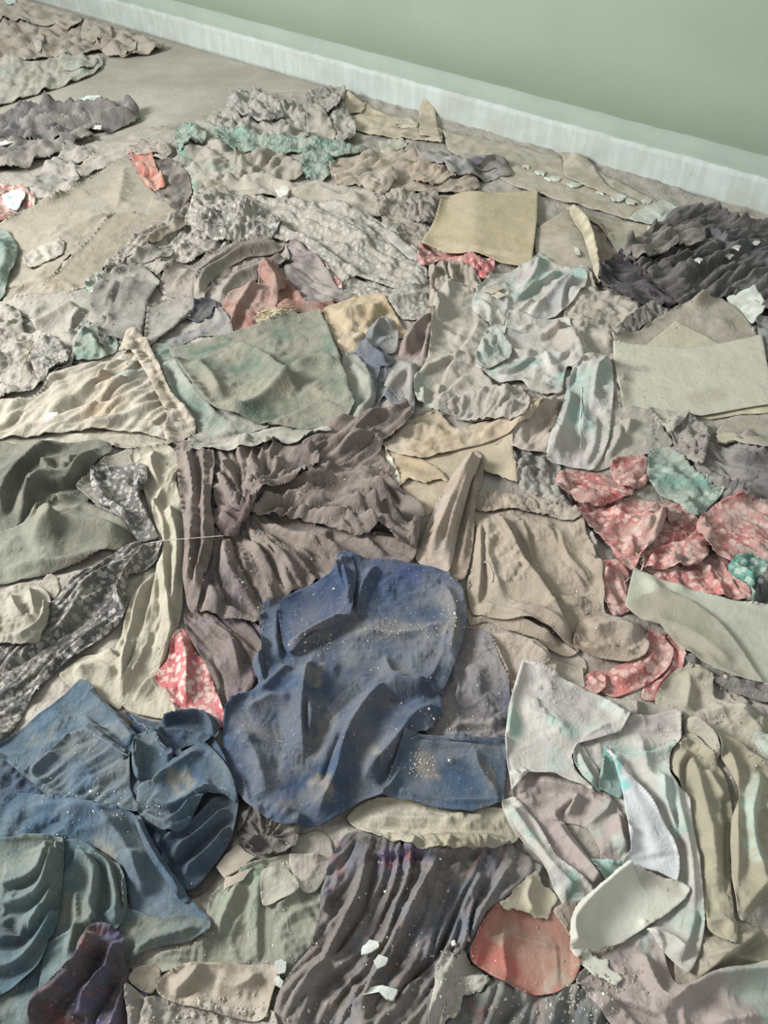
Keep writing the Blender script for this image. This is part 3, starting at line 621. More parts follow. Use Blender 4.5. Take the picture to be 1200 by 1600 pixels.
cloth('sage_shirt', [(112, 550), (132, 512), (150, 502), (172, 500), (185, 540), (170, 552), (150, 560), (120, 562)], fabric('cotton', (108, 132, 116), .3), label='small sage green scrap under the slate folded jacket', cat='cloth', wr=[('n', .07, 18)], th=6, edge=12, folds=[('r', [(140, 520), (158, 552)], 14, 9)])
# crinkled greys around the large fleece
cloth('tweed_jacket', [(188, 392), (220, 368), (262, 346), (300, 330), (345, 308), (392, 320), (380, 370), (330, 395), (280, 420), (245, 432), (205, 412), (160, 426)], fabric('lace', (120, 116, 108), .45, (158, 154, 144), spots=55, var=.2), label='crinkled grey tweed jacket between khaki canvas and speckled fleece', cat='jacket', wr=[('d', (8, -5), .03, 18, 4), ('n', .05, 22)], th=6, edge=16, puff=4)
cloth('twisted_sleeve', [(160, 428), (176, 414), (215, 400), (262, 388), (268, 396), (232, 408), (196, 420), (174, 434)], fabric('cotton', (110, 106, 98), .35), label='thin twisted dark sleeve above the slate jacket', cat='sleeve', folds=[('r', [(166, 428), (210, 408), (262, 392)], 22, 5)], th=6, edge=8)
cloth('tan_strap', [(196, 394), (240, 366), (280, 345), (300, 332), (305, 326), (298, 344), (252, 370), (214, 392), (190, 408)], fabric('cotton', (138, 127, 110), .4), label='long tan strap bordering the khaki canvas', cat='strap', folds=[('r', [(200, 396), (245, 368), (300, 334)], 15, 5)], th=6, edge=6)
cloth('sandy_cloth', [(296, 318), (320, 292), (365, 280), (420, 278), (470, 284), (525, 290), (575, 304), (605, 330), (560, 345), (500, 322), (420, 308), (350, 312), (310, 330)], fabric('cotton', (150, 142, 124), .6), label='sandy beige cloth with a white pebble along the top of the fleece', cat='cloth', wr=[('d', (10, 1), .06, 18, 5), ('n', .04, 6)], th=8, edge=22, puff=3)
chip('plaster_chip', [(432, 300), (442, 294), (454, 300), (450, 310), (436, 311)], .014, fabric('paper', (212, 212, 200), .1), label='white plaster pebble on the sandy beige cloth', cat='debris')
t = thing('knotted_cardigan', 'dark brown grey knotted cardigan beside the yellow card', 'cardigan', 640, 340)
cloth('body', [(588, 318), (612, 302), (650, 302), (682, 316), (684, 345), (668, 375), (655, 402), (630, 390), (605, 360)], fabric('lace', (118, 110, 98), .35, (150, 143, 128), spots=60, var=.2), t, wr=[('n', .035, 12), ('n', .1, 20)], th=8, edge=22, puff=6)
cloth('sleeve', [(634, 318), (662, 304), (684, 318), (680, 345), (655, 352), (640, 340)], fabric('cotton', (112, 104, 96), .3), t, wr=[('d', (2, 6), .025, 22, 4)], th=8, edge=14, puff=6)
t = thing('speckled_fleece', 'large pale grey speckled fleece spread across the upper middle', 'blanket', 520, 380)
FL = fabric('fleece', (133, 129, 120), .4, (176, 172, 160), spots=62, var=.12)
cloth('body', [(300, 322), (332, 306), (400, 302), (470, 310), (540, 326), (590, 342), (618, 366), (650, 396), (668, 425), (664, 445), (640, 456), (600, 448), (560, 436), (530, 446), (508, 420), (478, 390), (430, 374), (370, 376), (330, 372), (290, 352)], FL, t,
      folds=[('s', [(640, 440), (560, 425), (500, 385), (400, 345), (310, 335)], 14, 30), ('r', [(420, 330), (520, 350), (600, 400)], 22, 30)], wr=[('n', .022, 6), ('d', (6, 3), .05, 12, 3)], th=12, edge=18, drape=35, puff=3)
cloth('lower_edge', [(528, 446), (560, 434), (620, 452), (662, 446), (676, 430), (682, 456), (672, 485), (648, 498), (628, 494), (606, 474), (580, 464), (545, 466)], FL, t, wr=[('n', .02, 7)], folds=[('r', [(560, 450), (620, 470), (672, 455)], 14, 14)], th=12, edge=14)
cloth('fur_ridge', [(330, 372), (300, 345), (335, 328), (385, 318), (440, 345), (420, 374), (380, 378)], fabric('fleece', (122, 118, 111), .3, (182, 178, 168), spots=55), t, wr=[('d', (3, -6), .018, 16, 4), ('n', .05, 12)], th=7, edge=14)
cloth('trim_band', [(470, 386), (484, 392), (510, 418), (534, 442), (530, 450), (516, 440), (494, 416), (474, 400)], fabric('check', (170, 92, 90), .25, (200, 180, 174), spots=70), t, label='red and white checked trim', folds=[('r', [(474, 392), (500, 415), (530, 444)], 7, 5)], th=9, edge=6)
cloth('torn_strip', [(598, 362), (612, 364), (655, 396), (652, 408), (640, 404), (610, 378)], fabric('paper', (168, 164, 155), .3), label='pale strip of card at the right end of the speckled fleece', cat='cardboard', th=5, stiff=True, round_=False)
t = thing('mauve_vest', 'small mauve grey vest between the thick cardigan and the speckled fleece', 'vest', 500, 430)
cloth('body', [(446, 388), (465, 382), (486, 396), (510, 422), (530, 448), (560, 464), (530, 472), (480, 474), (455, 455), (444, 420)], fabric('cotton', (116, 106, 104), .35, var=.2), t, wr=[('d', (10, 4), .03, 20, 4)], th=6, edge=14)
t = thing('knit_cardigan', 'thick folded grey brown knit cardigan left of the red sleeve', 'cardigan', 350, 430)
KN = fabric('cotton', (122, 114, 104), .4, var=.1, bump=.7)
cloth('body', [(246, 440), (268, 420), (302, 412), (330, 392), (370, 378), (420, 372), (446, 384), (452, 410), (420, 420), (404, 436), (370, 456), (346, 478), (330, 470), (300, 466), (262, 462)], KN, t,
      folds=[('r', [(300, 462), (318, 430), (360, 402), (438, 382)], 30, 10, .1), ('r', [(270, 450), (300, 420)], 16, 12), ('v', [(306, 470), (326, 438), (370, 410), (436, 396)], 18, 6, .1), ('r', [(340, 470), (370, 440), (412, 420), (446, 404)], 26, 13, .1)], th=9, edge=14, puff=6)
cloth('sleeve', [(302, 462), (308, 438), (336, 412), (372, 394), (440, 380), (442, 390), (390, 402), (350, 422), (326, 448), (318, 468)], KN, t, folds=[('r', [(308, 460), (330, 426), (380, 398), (438, 385)], 20, 7, .05)], th=7, edge=12)
t = thing('red_brown_shirt', 'red brown shirt folded between knit cardigan and dusty green cloth', 'shirt', 420, 460)
RB = fabric('cotton', (140, 96, 84), .25, var=.1)
cloth('body', [(346, 482), (360, 462), (400, 442), (406, 418), (420, 412), (434, 418), (446, 435), (462, 452), (478, 472), (522, 474), (508, 486), (456, 488), (420, 500), (395, 510), (362, 514)], RB, t,
      folds=[('s', [(362, 512), (380, 470), (404, 446)], 20, 14, .05), ('r', [(412, 420), (432, 445), (424, 474)], 26, 7, .1), ('v', [(420, 445), (418, 472), (440, 478)], 16, 6), ('r', [(430, 480), (470, 476), (515, 476)], 14, 6)], th=7, edge=12, puff=8,
      stains=[([(370, 480), (400, 460)], 20, (142, 116, 104), .6)])
cloth('cuff', [(402, 420), (420, 412), (434, 424), (446, 446), (436, 456), (432, 474), (424, 478), (424, 452), (410, 436)], RB, t, folds=[('r', [(408, 422), (434, 448), (430, 472)], 14, 5)], th=7, edge=7)
for k, pp in enumerate(([(402, 492), (425, 484), (456, 478)], [(400, 498), (430, 486), (450, 489)], [(412, 500), (440, 484), (462, 482)], [(406, 506), (420, 490), (444, 494)])):
    cord('straw_stalk', pp, .0016, fabric('paper', (186, 170, 128), .2), label=('longest', 'second', 'third', 'lowest')[k] + ' yellow straw stalk beside the red brown shirt', cat='straw', lift=.004)
cloth('yellow_rag', [(400, 500), (412, 484), (440, 482), (462, 478), (460, 490), (430, 500), (410, 510)], fabric('cotton', (166, 150, 116), .3), label='frayed yellowish rag above the dusty green cloth', cat='cloth', wr=[('n', .025, 10)], th=4, edge=6, jag=.8)
t = thing('slate_jacket', 'slate grey folded jacket with a dark open pocket, left of centre', 'jacket', 260, 490)
SL = fabric('cotton', (106, 104, 97), .35, var=.06, speck=.3)
cloth('lower_panel', [(230, 538), (262, 528), (300, 515), (330, 490), (336, 472), (350, 485), (364, 514), (350, 520), (300, 528), (268, 544), (240, 556)], fabric('cotton', (102, 104, 106), .3, var=.07), t, folds=[('r', [(334, 480), (352, 508)], 14, 10)], th=7, edge=12)
cloth('side_panel', [(140, 470), (150, 440), (170, 425), (203, 410), (215, 430), (190, 470), (168, 520), (158, 540), (148, 500)], SL, t, folds=[('r', [(160, 475), (185, 435)], 12, 12)], th=8, edge=12)
cloth('front_panel', [(203, 411), (222, 416), (250, 440), (238, 458), (230, 474), (222, 525), (200, 528), (153, 520), (172, 484), (190, 445)], SL, t, folds=[('s', [(222, 524), (230, 474), (250, 440)], 8, 22, .05), ('r', [(180, 490), (215, 430)], 10, 20)], th=12, edge=10, round_=False, drape=30, slack=.015, lift=3)
cloth('pocket_panel', [(230, 476), (262, 466), (290, 464), (306, 470), (296, 488), (270, 512), (232, 540), (226, 528)], SL, t, folds=[('s', [(232, 540), (272, 512), (300, 480)], 8, 14, .05)], th=10, edge=9, round_=False, drape=30, slack=.015, lift=3)
cloth('pocket_shade', [(304, 468), (326, 464), (338, 474), (330, 492), (312, 502), (300, 500), (290, 496), (302, 482)], fabric('cotton', (50, 54, 60), .05, speck=0), t, th=4, edge=6, folds=[('v', [(304, 496), (320, 470)], 10, 8)], puff=4)  # dark-coloured piece that paints the shade inside the pocket opening
cloth('crusty_rag', [(-60, 486), (20, 482), (36, 500), (40, 520), (72, 526), (100, 540), (116, 560), (104, 578), (70, 592), (45, 612), (-60, 628)], fabric('rubble', (134, 129, 118), .55, bump=1.2, var=.2), label='stiff crusty grey ruffled rag at the left edge', cat='cloth', wr=[('n', .018, 12), ('n', .05, 18)], th=7, edge=18, puff=3)
cloth('ruffle_knot', [(48, 555), (62, 528), (84, 528), (104, 548), (106, 568), (82, 582), (66, 598), (54, 580)], fabric('lace', (122, 118, 112), .4, spots=80), label='knotted grey ruffle lying on the crusty rag', cat='cloth', wr=[('n', .016, 12)], th=8, edge=10, puff=4)
cord('dry_twig', [(40, 572), (48, 555), (54, 538)], .0018, fabric('paper', (150, 136, 90), .2), label='dry yellow twig on the crusty grey rag', cat='twig', lift=.006)
t = thing('orange_print_scarf', 'orange printed scarf with a dark knot between khaki canvas and green lace', 'scarf', 250, 285)
cloth('dark_end', [(238, 256), (262, 250), (284, 262), (298, 288), (301, 312), (288, 322), (274, 326), (258, 314), (246, 300), (252, 284)], fabric('cotton', (92, 84, 78), .3, var=.25), t, wr=[('n', .05, 16)], folds=[('v', [(256, 306), (280, 298)], 16, 8)], th=6, edge=12, puff=6, stains=[([(262, 306), (280, 314)], 12, (52, 46, 44), .8)])
cloth('orange_end', [(203, 242), (214, 236), (236, 236), (240, 250), (248, 268), (258, 286), (254, 294), (240, 296), (228, 288), (216, 268)], fabric('floral', (168, 96, 78), .3, (182, 132, 110), spots=40), t, wr=[('d', (3, 5), .04, 14, 4)], th=6, edge=10, puff=3)
cloth('lace_tip', [(196, 236), (220, 222), (245, 220), (268, 232), (262, 244), (240, 238), (214, 240)], fabric('lace', (140, 126, 114), .5, spots=60), t, wr=[('n', .04, 12)], th=5, edge=8)

# ================================================================== right side, upper
t = thing('bent_card', 'curled cream card standing behind the white and teal shirt', 'cardboard', 880, 380)
CREAM = fabric('paper', (184, 176, 152), .25, dcol=(164, 154, 134))
cloth('brown_fabric', [(840, 352), (870, 340), (900, 330), (940, 352), (962, 380), (968, 410), (940, 425), (900, 410)], fabric('patches', (130, 108, 94), .4, (150, 110, 100), spots=50), label='reddish brown patterned cloth behind the curled cream card', cat='cloth', wr=[('d', (1, 4), .04, 12, 4)], th=6, edge=12)
t2 = thing('rolled_card', 'tan card with a rolled lower corner left of the dark dress', 'cardboard', 970, 370)
cloth('sheet', [(896, 326), (920, 334), (960, 346), (1022, 354), (1024, 366), (1004, 378), (982, 388), (968, 404), (956, 380), (936, 352)], fabric('paper', (174, 166, 144), .4), t2, round_=False, th=4, stiff=True)
cloth('rolled_end', [(1012, 354), (1024, 355), (1022, 374), (1002, 384), (990, 384), (1008, 372)], fabric('paper', (196, 188, 160), .15), t2, round_=False, th=9, edge=6, stiff=True, folds=[('r', [(1020, 356), (1014, 374), (994, 384)], 14, 5)])
cloth('sheet', [(836, 366), (848, 352), (868, 340), (886, 332), (906, 344), (922, 372), (932, 410), (936, 446), (920, 440), (880, 420), (840, 404)], fabric('paper', (160, 148, 128), .45), t, th=5, stiff=True, bumps=[(890, 380, 40, 22)])
cloth('rim', [(884, 330), (900, 334), (916, 352), (926, 380), (932, 416), (938, 448), (928, 440), (920, 400), (910, 366), (896, 346)], CREAM, t, th=6, edge=5, stiff=True, folds=[('r', [(888, 331), (914, 356), (928, 400), (934, 442)], 22, 6, .05)], label='bright curled edge')
chip('plaster_chip', [(898, 388), (905, 392), (907, 400), (899, 400)], .005, fabric('paper', (205, 202, 190), .1), label='small pale flake lying on the curled cream card', cat='debris')
PK = fabric('floral', (178, 108, 104), .35, (200, 164, 154), spots=62)
t = thing('pink_print_blouse', 'pink printed blouse poking out below the yellow card', 'blouse', 710, 400)
cloth('body', [(652, 392), (662, 380), (700, 384), (745, 396), (772, 412), (768, 432), (750, 436), (725, 414), (690, 408), (658, 418)], PK, t, wr=[('d', (10, 2), .03, 16, 4)], th=6, edge=10, puff=3)
cloth('sleeve', [(716, 412), (732, 398), (756, 406), (770, 420), (764, 438), (742, 434), (722, 424)], fabric('floral', (172, 86, 84), .2, (196, 150, 142), spots=62), t, wr=[('d', (4, 6), .025, 18, 4)], th=7, edge=8)
cloth('yellow_card', [(690, 311), (730, 306), (790, 300), (840, 298), (839, 340), (834, 385), (829, 420), (800, 414), (760, 402), (710, 392), (658, 384), (664, 366), (680, 344)], fabric('paper', (180, 167, 138), .2, dcol=(182, 171, 150), var=.03, speck=.2), label='curved yellow card sheet in the upper right of the pile', cat='cardboard', round_=False, stiff=True, th=5, lift=10, folds=[('r', [(745, 305), (742, 396)], 16, 70, .01)])
t = thing('beige_scarf', 'beige grey scarf knotted beneath the pink printed blouse', 'scarf', 690, 440)
cloth('body', [(670, 425), (690, 412), (722, 416), (752, 438), (742, 458), (700, 470), (684, 500), (668, 495), (672, 455)], fabric('cotton', (146, 134, 118), .4), t, wr=[('d', (2, 6), .04, 26, 4)], th=6, edge=12, folds=[('r', [(684, 430), (700, 418), (708, 450)], 22, 6)])
cloth('dust_mat', [(905, 420), (935, 452), (985, 470), (1010, 480), (1002, 506), (978, 520), (972, 560), (975, 640), (940, 650), (900, 600), (880, 500)], fabric('cotton', (152, 145, 126), .7), label='dusty sand coloured cloth behind the white and teal shirt', cat='cloth', wr=[('n', .05, 14), ('n', .12, 16)], th=5, edge=16)
DK = fabric('cotton', (80, 77, 75), .26, var=.16, dcol=(140, 134, 126))
t = thing('dark_dress', 'big dark charcoal dress crumpled in tight pleats at the upper right', 'dress', 1070, 410)
cloth('bodice', [(934, 432), (944, 412), (975, 402), (1000, 418), (1060, 440), (1085, 470), (1030, 480), (975, 472), (940, 450)], fabric('cotton', (66, 63, 67), .14, var=.2, dcol=(120, 114, 110)), t, wr=[('g', [(935, 428), (985, 440), (1080, 462)], .032, 34, 6)], th=6, edge=16, puff=5, slack=.12)
cloth('skirt', [(972, 406), (984, 388), (1018, 362), (1045, 342), (1068, 332), (1110, 330), (1150, 344), (1200, 350), (1262, 360), (1262, 500), (1180, 490), (1140, 470), (1085, 482), (1040, 462), (1000, 430)], DK, t,
      wr=[('g', [(960, 450), (1040, 405), (1110, 370), (1220, 345)], .05, 34, 9), ('g', [(980, 470), (1080, 430), (1220, 360)], .024, 15, 9)], th=6, edge=22, puff=6, slack=.1,
      stains=[([(1120, 385), (1200, 400)], 30, (84, 90, 96), .7), ([(1150, 450), (1200, 440)], 30, (112, 112, 108), .7), ([(1020, 400), (1080, 385)], 26, (128, 120, 108), .55)],
      folds=[('s', [(1060, 455), (1100, 425), (1180, 385)], 24, 16), ('s', [(1060, 378), (1100, 366), (1140, 400)], 18, 14)])
cloth('sleeve', [(972, 402), (990, 384), (1020, 366), (1060, 352), (1100, 362), (1096, 384), (1050, 394), (1000, 412)], fabric('cotton', (104, 98, 94), .3, var=.2), t, wr=[('g', [(975, 400), (1020, 376), (1095, 365)], .035, 34, 6)], th=7, edge=12, puff=4)
for k, (x, y) in enumerate([(1180, 381), (1150, 388), (1138, 402), (1090, 408)]):
    chip('plaster_chip', [(x - 7, y), (x, y - 4), (x + 8, y - 1), (x + 3, y + 4)], .006, fabric('paper', (190, 190, 182), .2), label=('pale flake on the dark pleated dress, nearest the right edge', 'thin flake on the dark pleated dress, second from right', 'flake on the dark pleated dress, third from right', 'flake on the dark pleated dress, leftmost of four')[k], cat='debris')
cloth('torn_paper', [(1132, 470), (1150, 462), (1176, 454), (1196, 478), (1190, 494), (1176, 508), (1156, 492), (1140, 484)], WP, label='torn whitish paper on the lower right corner of the dark dress', cat='paper', round_=False, jag=.5, th=3, stiff=True, wr=[('n', .06, 6)])
cloth('pleated_scrap', [(958, 520), (974, 500), (996, 486), (1012, 476), (1042, 484), (1038, 500), (1010, 508), (990, 522), (970, 524)], fabric('cotton', (98, 92, 88), .3, var=.2), label='small dark pleated scrap between the dark dress and the brown round felt', cat='cloth', wr=[('d', (2, 5), .018, 16, 4)], th=8, edge=9, puff=4)
cloth('felt_round', [(955, 524), (1000, 512), (1040, 488), (1070, 474), (1100, 468), (1130, 474), (1160, 492), (1182, 524), (1196, 560), (1120, 580), (1000, 560)], fabric('cotton', (142, 134, 116), .45, var=.05), label='rounded brown felt piece behind the big pale card', cat='felt', th=5, edge=8, drape=60, slack=.006, folds=[('r', [(1000, 530), (1100, 500), (1170, 520)], 8, 30)])
cloth('cream_triangle', [(1008, 540), (1057, 500), (1092, 518), (1126, 536), (1110, 560), (1030, 560)], fabric('paper', (186, 180, 158), .2, var=.03), label='cream paper corner sticking up behind the big pale card', cat='paper', round_=False, th=3, stiff=True, drape=60)
cloth('dark_hem', [(1180, 500), (1205, 490), (1262, 500), (1262, 600), (1215, 590), (1195, 550)], fabric('cotton', (120, 122, 120), .3), label='grey cloth at the right edge beside the brown felt', cat='cloth', wr=[('n', .06, 20)], th=5, edge=14)
cloth('under_card', [(1088, 650), (1140, 636), (1200, 625), (1225, 628), (1216, 644), (1160, 646), (1110, 654)], fabric('paper', (186, 178, 152), .2), label='thin cream card edge under the big pale card', cat='cardboard', round_=False, th=3, stiff=True, drape=60)
cloth('pale_card', [(958, 533), (985, 535), (1030, 540), (1080, 543), (1130, 536), (1188, 527), (1200, 575), (1206, 630), (1160, 636), (1096, 648), (1030, 645), (976, 640), (964, 590)], fabric('paper', (190, 185, 168), .22, dcol=(176, 171, 156), var=.03, speck=.3), label='large pale rectangular card lying flat at the right', cat='cardboard', round_=False, stiff=True, th=3, lift=5, drape=60, bumps=[(1180, 540, 50, 8)],
      stains=[([(966, 572), (1010, 576)], 8, (140, 136, 124), .8), ([(1090, 620), (1120, 612)], 18, (164, 158, 136), .6)])

# ================================================================== upper middle, dusty green and friends
cloth('tan_cushion', [(505, 484), (528, 474), (560, 464), (592, 462), (612, 480), (626, 506), (640, 520), (612, 530), (585, 538), (560, 552), (538, 556), (520, 525)], fabric('cotton', (172, 154, 124), .22, var=.06), label='smooth tan padded cloth right of the dusty green cloth', cat='cushion', th=9, edge=22, puff=4, folds=[('r', [(520, 500), (570, 485), (600, 490)], 26, 26), ('r', [(545, 545), (570, 520)], 12, 14)], drape=35)
t = thing('brown_slip', 'mauve brown twisted slip between the blue jacket and the white shirt', 'cloth', 655, 530)
cloth('body', [(622, 560), (630, 530), (645, 505), (668, 488), (685, 490), (680, 530), (672, 560), (655, 575), (650, 600), (640, 580)], fabric('cotton', (126, 108, 102), .3, var=.15), t, folds=[('r', [(628, 555), (650, 515), (678, 492)], 26, 8), ('v', [(650, 555), (664, 520)], 14, 6), ('r', [(660, 560), (676, 500)], 22, 6)], th=6, edge=10, puff=5)
t = thing('blue_grey_jacket', 'blue grey jacket with a deep dark fold right of the green cloth', 'jacket', 600, 580)
BG = fabric('cotton', (104, 107, 112), .35, var=.08)
cloth('back_panel', [(532, 560), (552, 545), (572, 530), (590, 540), (620, 560), (645, 566), (652, 600), (648, 645), (630, 650), (600, 620), (585, 640), (560, 655), (545, 640), (540, 600)], BG, t, th=7, edge=12, puff=6, folds=[('v', [(598, 545), (604, 575), (592, 622)], 14, 9, .1), ('r', [(620, 575), (606, 610), (590, 625)], 14, 10)], stains=[([(596, 565), (612, 570), (600, 596)], 12, (48, 56, 72), .95)])  # the near-black patch is shade painted into the deep fold
cloth('collar', [(570, 530), (582, 508), (596, 496), (614, 500), (622, 520), (620, 546), (604, 552), (592, 540), (578, 550)], fabric('cotton', (110, 116, 118), .3), t, folds=[('r', [(578, 535), (598, 505), (616, 515)], 20, 8), ('v', [(600, 530), (610, 540)], 12, 6)], th=8, edge=8, puff=4)
cloth('lapel', [(560, 535), (578, 534), (600, 548), (616, 560), (606, 570), (596, 568), (590, 590), (588, 618), (576, 600), (568, 575), (560, 556)], fabric('cotton', (92, 98, 110), .25), t, folds=[('r', [(565, 540), (600, 560), (596, 566)], 16, 6), ('r', [(566, 560), (586, 612)], 10, 6)], th=7, edge=8)
cloth('sleeve', [(600, 600), (620, 575), (636, 562), (652, 574), (650, 600), (646, 642), (634, 638), (620, 616)], fabric('cotton', (118, 116, 118), .4), t, folds=[('r', [(610, 605), (640, 575), (642, 630)], 14, 10)], th=8, edge=9)
GRN = fabric('cotton', (84, 100, 86), .5, var=.08, dcol=(146, 138, 122))
t = thing('dusty_green_cloth', 'big dusty sage green folded cloth left of centre', 'cloth', 420, 580)
cloth('right_flap', [(536, 556), (556, 552), (572, 570), (586, 606), (585, 628), (566, 648), (540, 664), (516, 668), (530, 620)], fabric('cotton', (112, 124, 112), .5), t, th=6, edge=9, folds=[('r', [(550, 560), (580, 615), (550, 655)], 12, 8)])
cloth('back_fold', [(236, 545), (262, 536), (290, 560), (320, 610), (360, 640), (420, 662), (400, 672), (330, 684), (292, 656), (268, 618), (250, 588)], fabric('cotton', (98, 116, 104), .45, var=.1), t, th=7, edge=12, folds=[('s', [(300, 664), (276, 620), (256, 570)], 14, 14), ('r', [(270, 560), (300, 610), (350, 660)], 16, 12)])
cloth('main_panel', [(262, 540), (300, 533), (345, 524), (360, 516), (410, 502), (450, 490), (500, 484), (510, 505), (526, 548), (542, 590), (554, 630), (540, 652), (514, 668), (470, 666), (420, 662), (372, 650), (335, 636), (304, 606), (282, 572)], GRN, t,
      folds=[('s', [(470, 612), (420, 560), (362, 526)], 26, 24), ('r', [(330, 625), (380, 640), (440, 600), (480, 570)], 26, 20), ('r', [(300, 560), (330, 590), (350, 625)], 20, 16), ('r', [(510, 500), (548, 628)], 10, 8, .02), ('r', [(450, 570), (500, 560), (530, 575)], 20, 12), ('s', [(545, 640), (500, 620), (460, 640), (400, 660)], 10, 10)], th=9, edge=10, drape=35, round_=False, slack=.03, lift=2,
      stains=[([(290, 545), (360, 530), (420, 545), (470, 580)], 22, (66, 96, 80), .7), ([(490, 500), (530, 580)], 14, (74, 100, 86), .7), ([(310, 640), (400, 664), (500, 664)], 9, (70, 102, 84), .8), ([(430, 620), (500, 610)], 22, (142, 138, 120), .6)])

# cream garment with the elastic
CR = fabric('cotton', (168, 161, 143), .35, var=.08)
t = thing('elastic_skirt', 'cream skirt with a gathered elastic waistband at the left', 'skirt', 160, 630)
cloth('back', [(-60, 676), (0, 680), (60, 672), (140, 668), (230, 660), (268, 690), (240, 700), (180, 700), (90, 694), (-60, 690)], fabric('cotton', (152, 147, 126), .4), t, th=6, edge=12, wr=[('d', (10, 0), .04, 10, 6)])
cloth('body', [(-60, 632), (0, 628), (48, 620), (90, 588), (130, 572), (176, 560), (204, 540), (228, 570), (252, 606), (272, 655), (266, 684), (220, 676), (150, 672), (60, 680), (-60, 682)], CR, t,
      folds=[('s', [(250, 600), (190, 625), (130, 640), (60, 668), (0, 680)], 16, 16), ('r', [(236, 580), (170, 598), (110, 625)], 16, 8), ('r', [(255, 625), (190, 655), (120, 680)], 14, 12), ('s', [(190, 560), (165, 580), (155, 606)], 14, 8), ('r', [(70, 610), (120, 590), (180, 570)], 12, 12), ('s', [(220, 590), (160, 606), (100, 628), (20, 650)], 14, 12)], wr=[('d', (-8, 5), .05, 14, 5)], th=7, edge=14, drape=25,
      stains=[([(150, 650), (180, 620)], 26, (168, 142, 112), .7), ([(160, 600), (190, 580)], 14, (172, 146, 120), .7), ([(190, 590), (222, 580)], 14, (160, 176, 166), .7), ([(270, 655), (280, 680)], 18, (172, 148, 126), .8)])
cloth('waistband', [(196, 524), (212, 520), (228, 532), (244, 560), (256, 590), (270, 616), (290, 640), (304, 655), (304, 676), (282, 690), (262, 692), (256, 672), (262, 650), (246, 618), (234, 592), (218, 566), (206, 550), (186, 552)], fabric('cotton', (160, 149, 130), .35, var=.12), t,
      wr=[('d', (10, -3), .014, 11, 5), ('n', .06, 8)], folds=[('v', [(206, 528), (238, 566), (262, 616), (296, 664)], 5, 3, .05)], th=10, edge=10, puff=5)
chip('plaster_chip', [(69, 652), (78, 646), (90, 645), (92, 648), (82, 655), (72, 658)], .004, fabric('paper', (214, 220, 212), .05), label='white flake on the cream elastic skirt near the left edge', cat='debris')

# grey crumples under the white garment
cloth('charcoal_net', [(790, 640), (830, 630), (866, 640), (872, 700), (880, 750), (905, 800), (930, 850), (950, 905), (930, 900), (890, 830), (850, 780), (815, 770), (800, 720)], fabric('lace', (112, 110, 104), .4, (148, 146, 140), spots=70, var=.2), label='wrinkled grey netting between torn tan paper and red prints', cat='cloth', wr=[('n', .03, 18), ('d', (2, 6), .03, 12, 4)], th=5, edge=12)
t = thing('beige_sleeve', 'pinkish beige sleeve running under the white and teal shirt', 'sleeve', 830, 650)
cloth('body', [(750, 690), (790, 655), (830, 628), (884, 612), (888, 650), (868, 700), (840, 705), (800, 700)], fabric('cotton', (160, 145, 132), .4), t, wr=[('d', (7, -5), .035, 20, 5)], th=7, edge=12, folds=[('r', [(790, 690), (840, 650), (880, 625)], 18, 8)])
t = thing('stiff_paper', 'large torn tan wrapping paper folded over itself at the centre', 'paper', 700, 710)
TP = fabric('paper', (174, 161, 138), .25, dcol=(168, 158, 140), var=.05)
cloth('back_sheet', [(618, 742), (628, 716), (650, 708), (690, 700), (740, 688), (798, 668), (804, 715), (809, 758), (790, 752), (765, 742), (742, 728), (715, 760), (690, 790), (668, 806), (640, 785)], TP, t, round_=False, jag=.8, th=4, stiff=True, drape=60, curl=[(805, 750, 30, 8)])
cloth('torn_flap', [(575, 676), (590, 688), (606, 698), (644, 710), (672, 722), (694, 740), (701, 752), (684, 748), (664, 756), (640, 748), (622, 764), (608, 745), (596, 712)], fabric('paper', (176, 158, 130), .2), t, round_=False, jag=1.0, th=5, stiff=True, curl=[(640, 748, 30, 8)])
cloth('folded_band', [(572, 672), (620, 660), (650, 650), (680, 640), (696, 652), (712, 667), (750, 660), (790, 647), (838, 622), (848, 632), (830, 652), (798, 672), (750, 688), (700, 702), (664, 712), (640, 711), (604, 697), (584, 688)], fabric('paper', (174, 158, 134), .25, var=.05), t, round_=False, jag=.5, th=5, lift=3, drape=50, folds=[('r', [(600, 685), (660, 690), (760, 668), (830, 640)], 8, 16)])
cloth('torn_edge', [(602, 700), (612, 712), (620, 732), (626, 752), (616, 756), (608, 738)], fabric('paper', (206, 198, 180), .1), t, round_=False, jag=.8, th=5, label='white torn edge')

# ================================================================== white and teal shirt
WT = fabric('cotton', (182, 180, 172), .25, var=.05, dcol=(160, 150, 136)); TEAL = (128, 162, 153); LIL = (170, 154, 152)
t = thing('teal_tinted_shirt', 'big crumpled white shirt with teal stains right of centre', 'shirt', 840, 560)
cloth('back_panel', [(676, 480), (686, 452), (715, 440), (745, 452), (790, 440), (790, 500), (765, 540), (750, 570), (770, 602), (815, 618), (806, 650), (768, 656), (735, 657), (705, 652), (670, 634), (650, 620), (648, 590), (665, 565), (672, 530)], fabric('cotton', (156, 150, 136), .5, var=.06), t,
      folds=[('s', [(655, 586), (690, 565), (726, 548)], 18, 14), ('s', [(740, 455), (742, 510), (700, 570), (690, 600)], 14, 14), ('r', [(660, 640), (662, 600)], 14, 6), ('r', [(675, 640), (690, 590)], 10, 6), ('s', [(736, 575), (690, 610), (680, 640)], 10, 8)], wr=[('n', .12, 12)], th=7, edge=12, drape=28, slack=.05,
      stains=[([(654, 590), (652, 620), (680, 640)], 16, TEAL, .7), ((745, 470), 14, TEAL, .6), ([(700, 620), (760, 600)], 16, LIL, .5)])
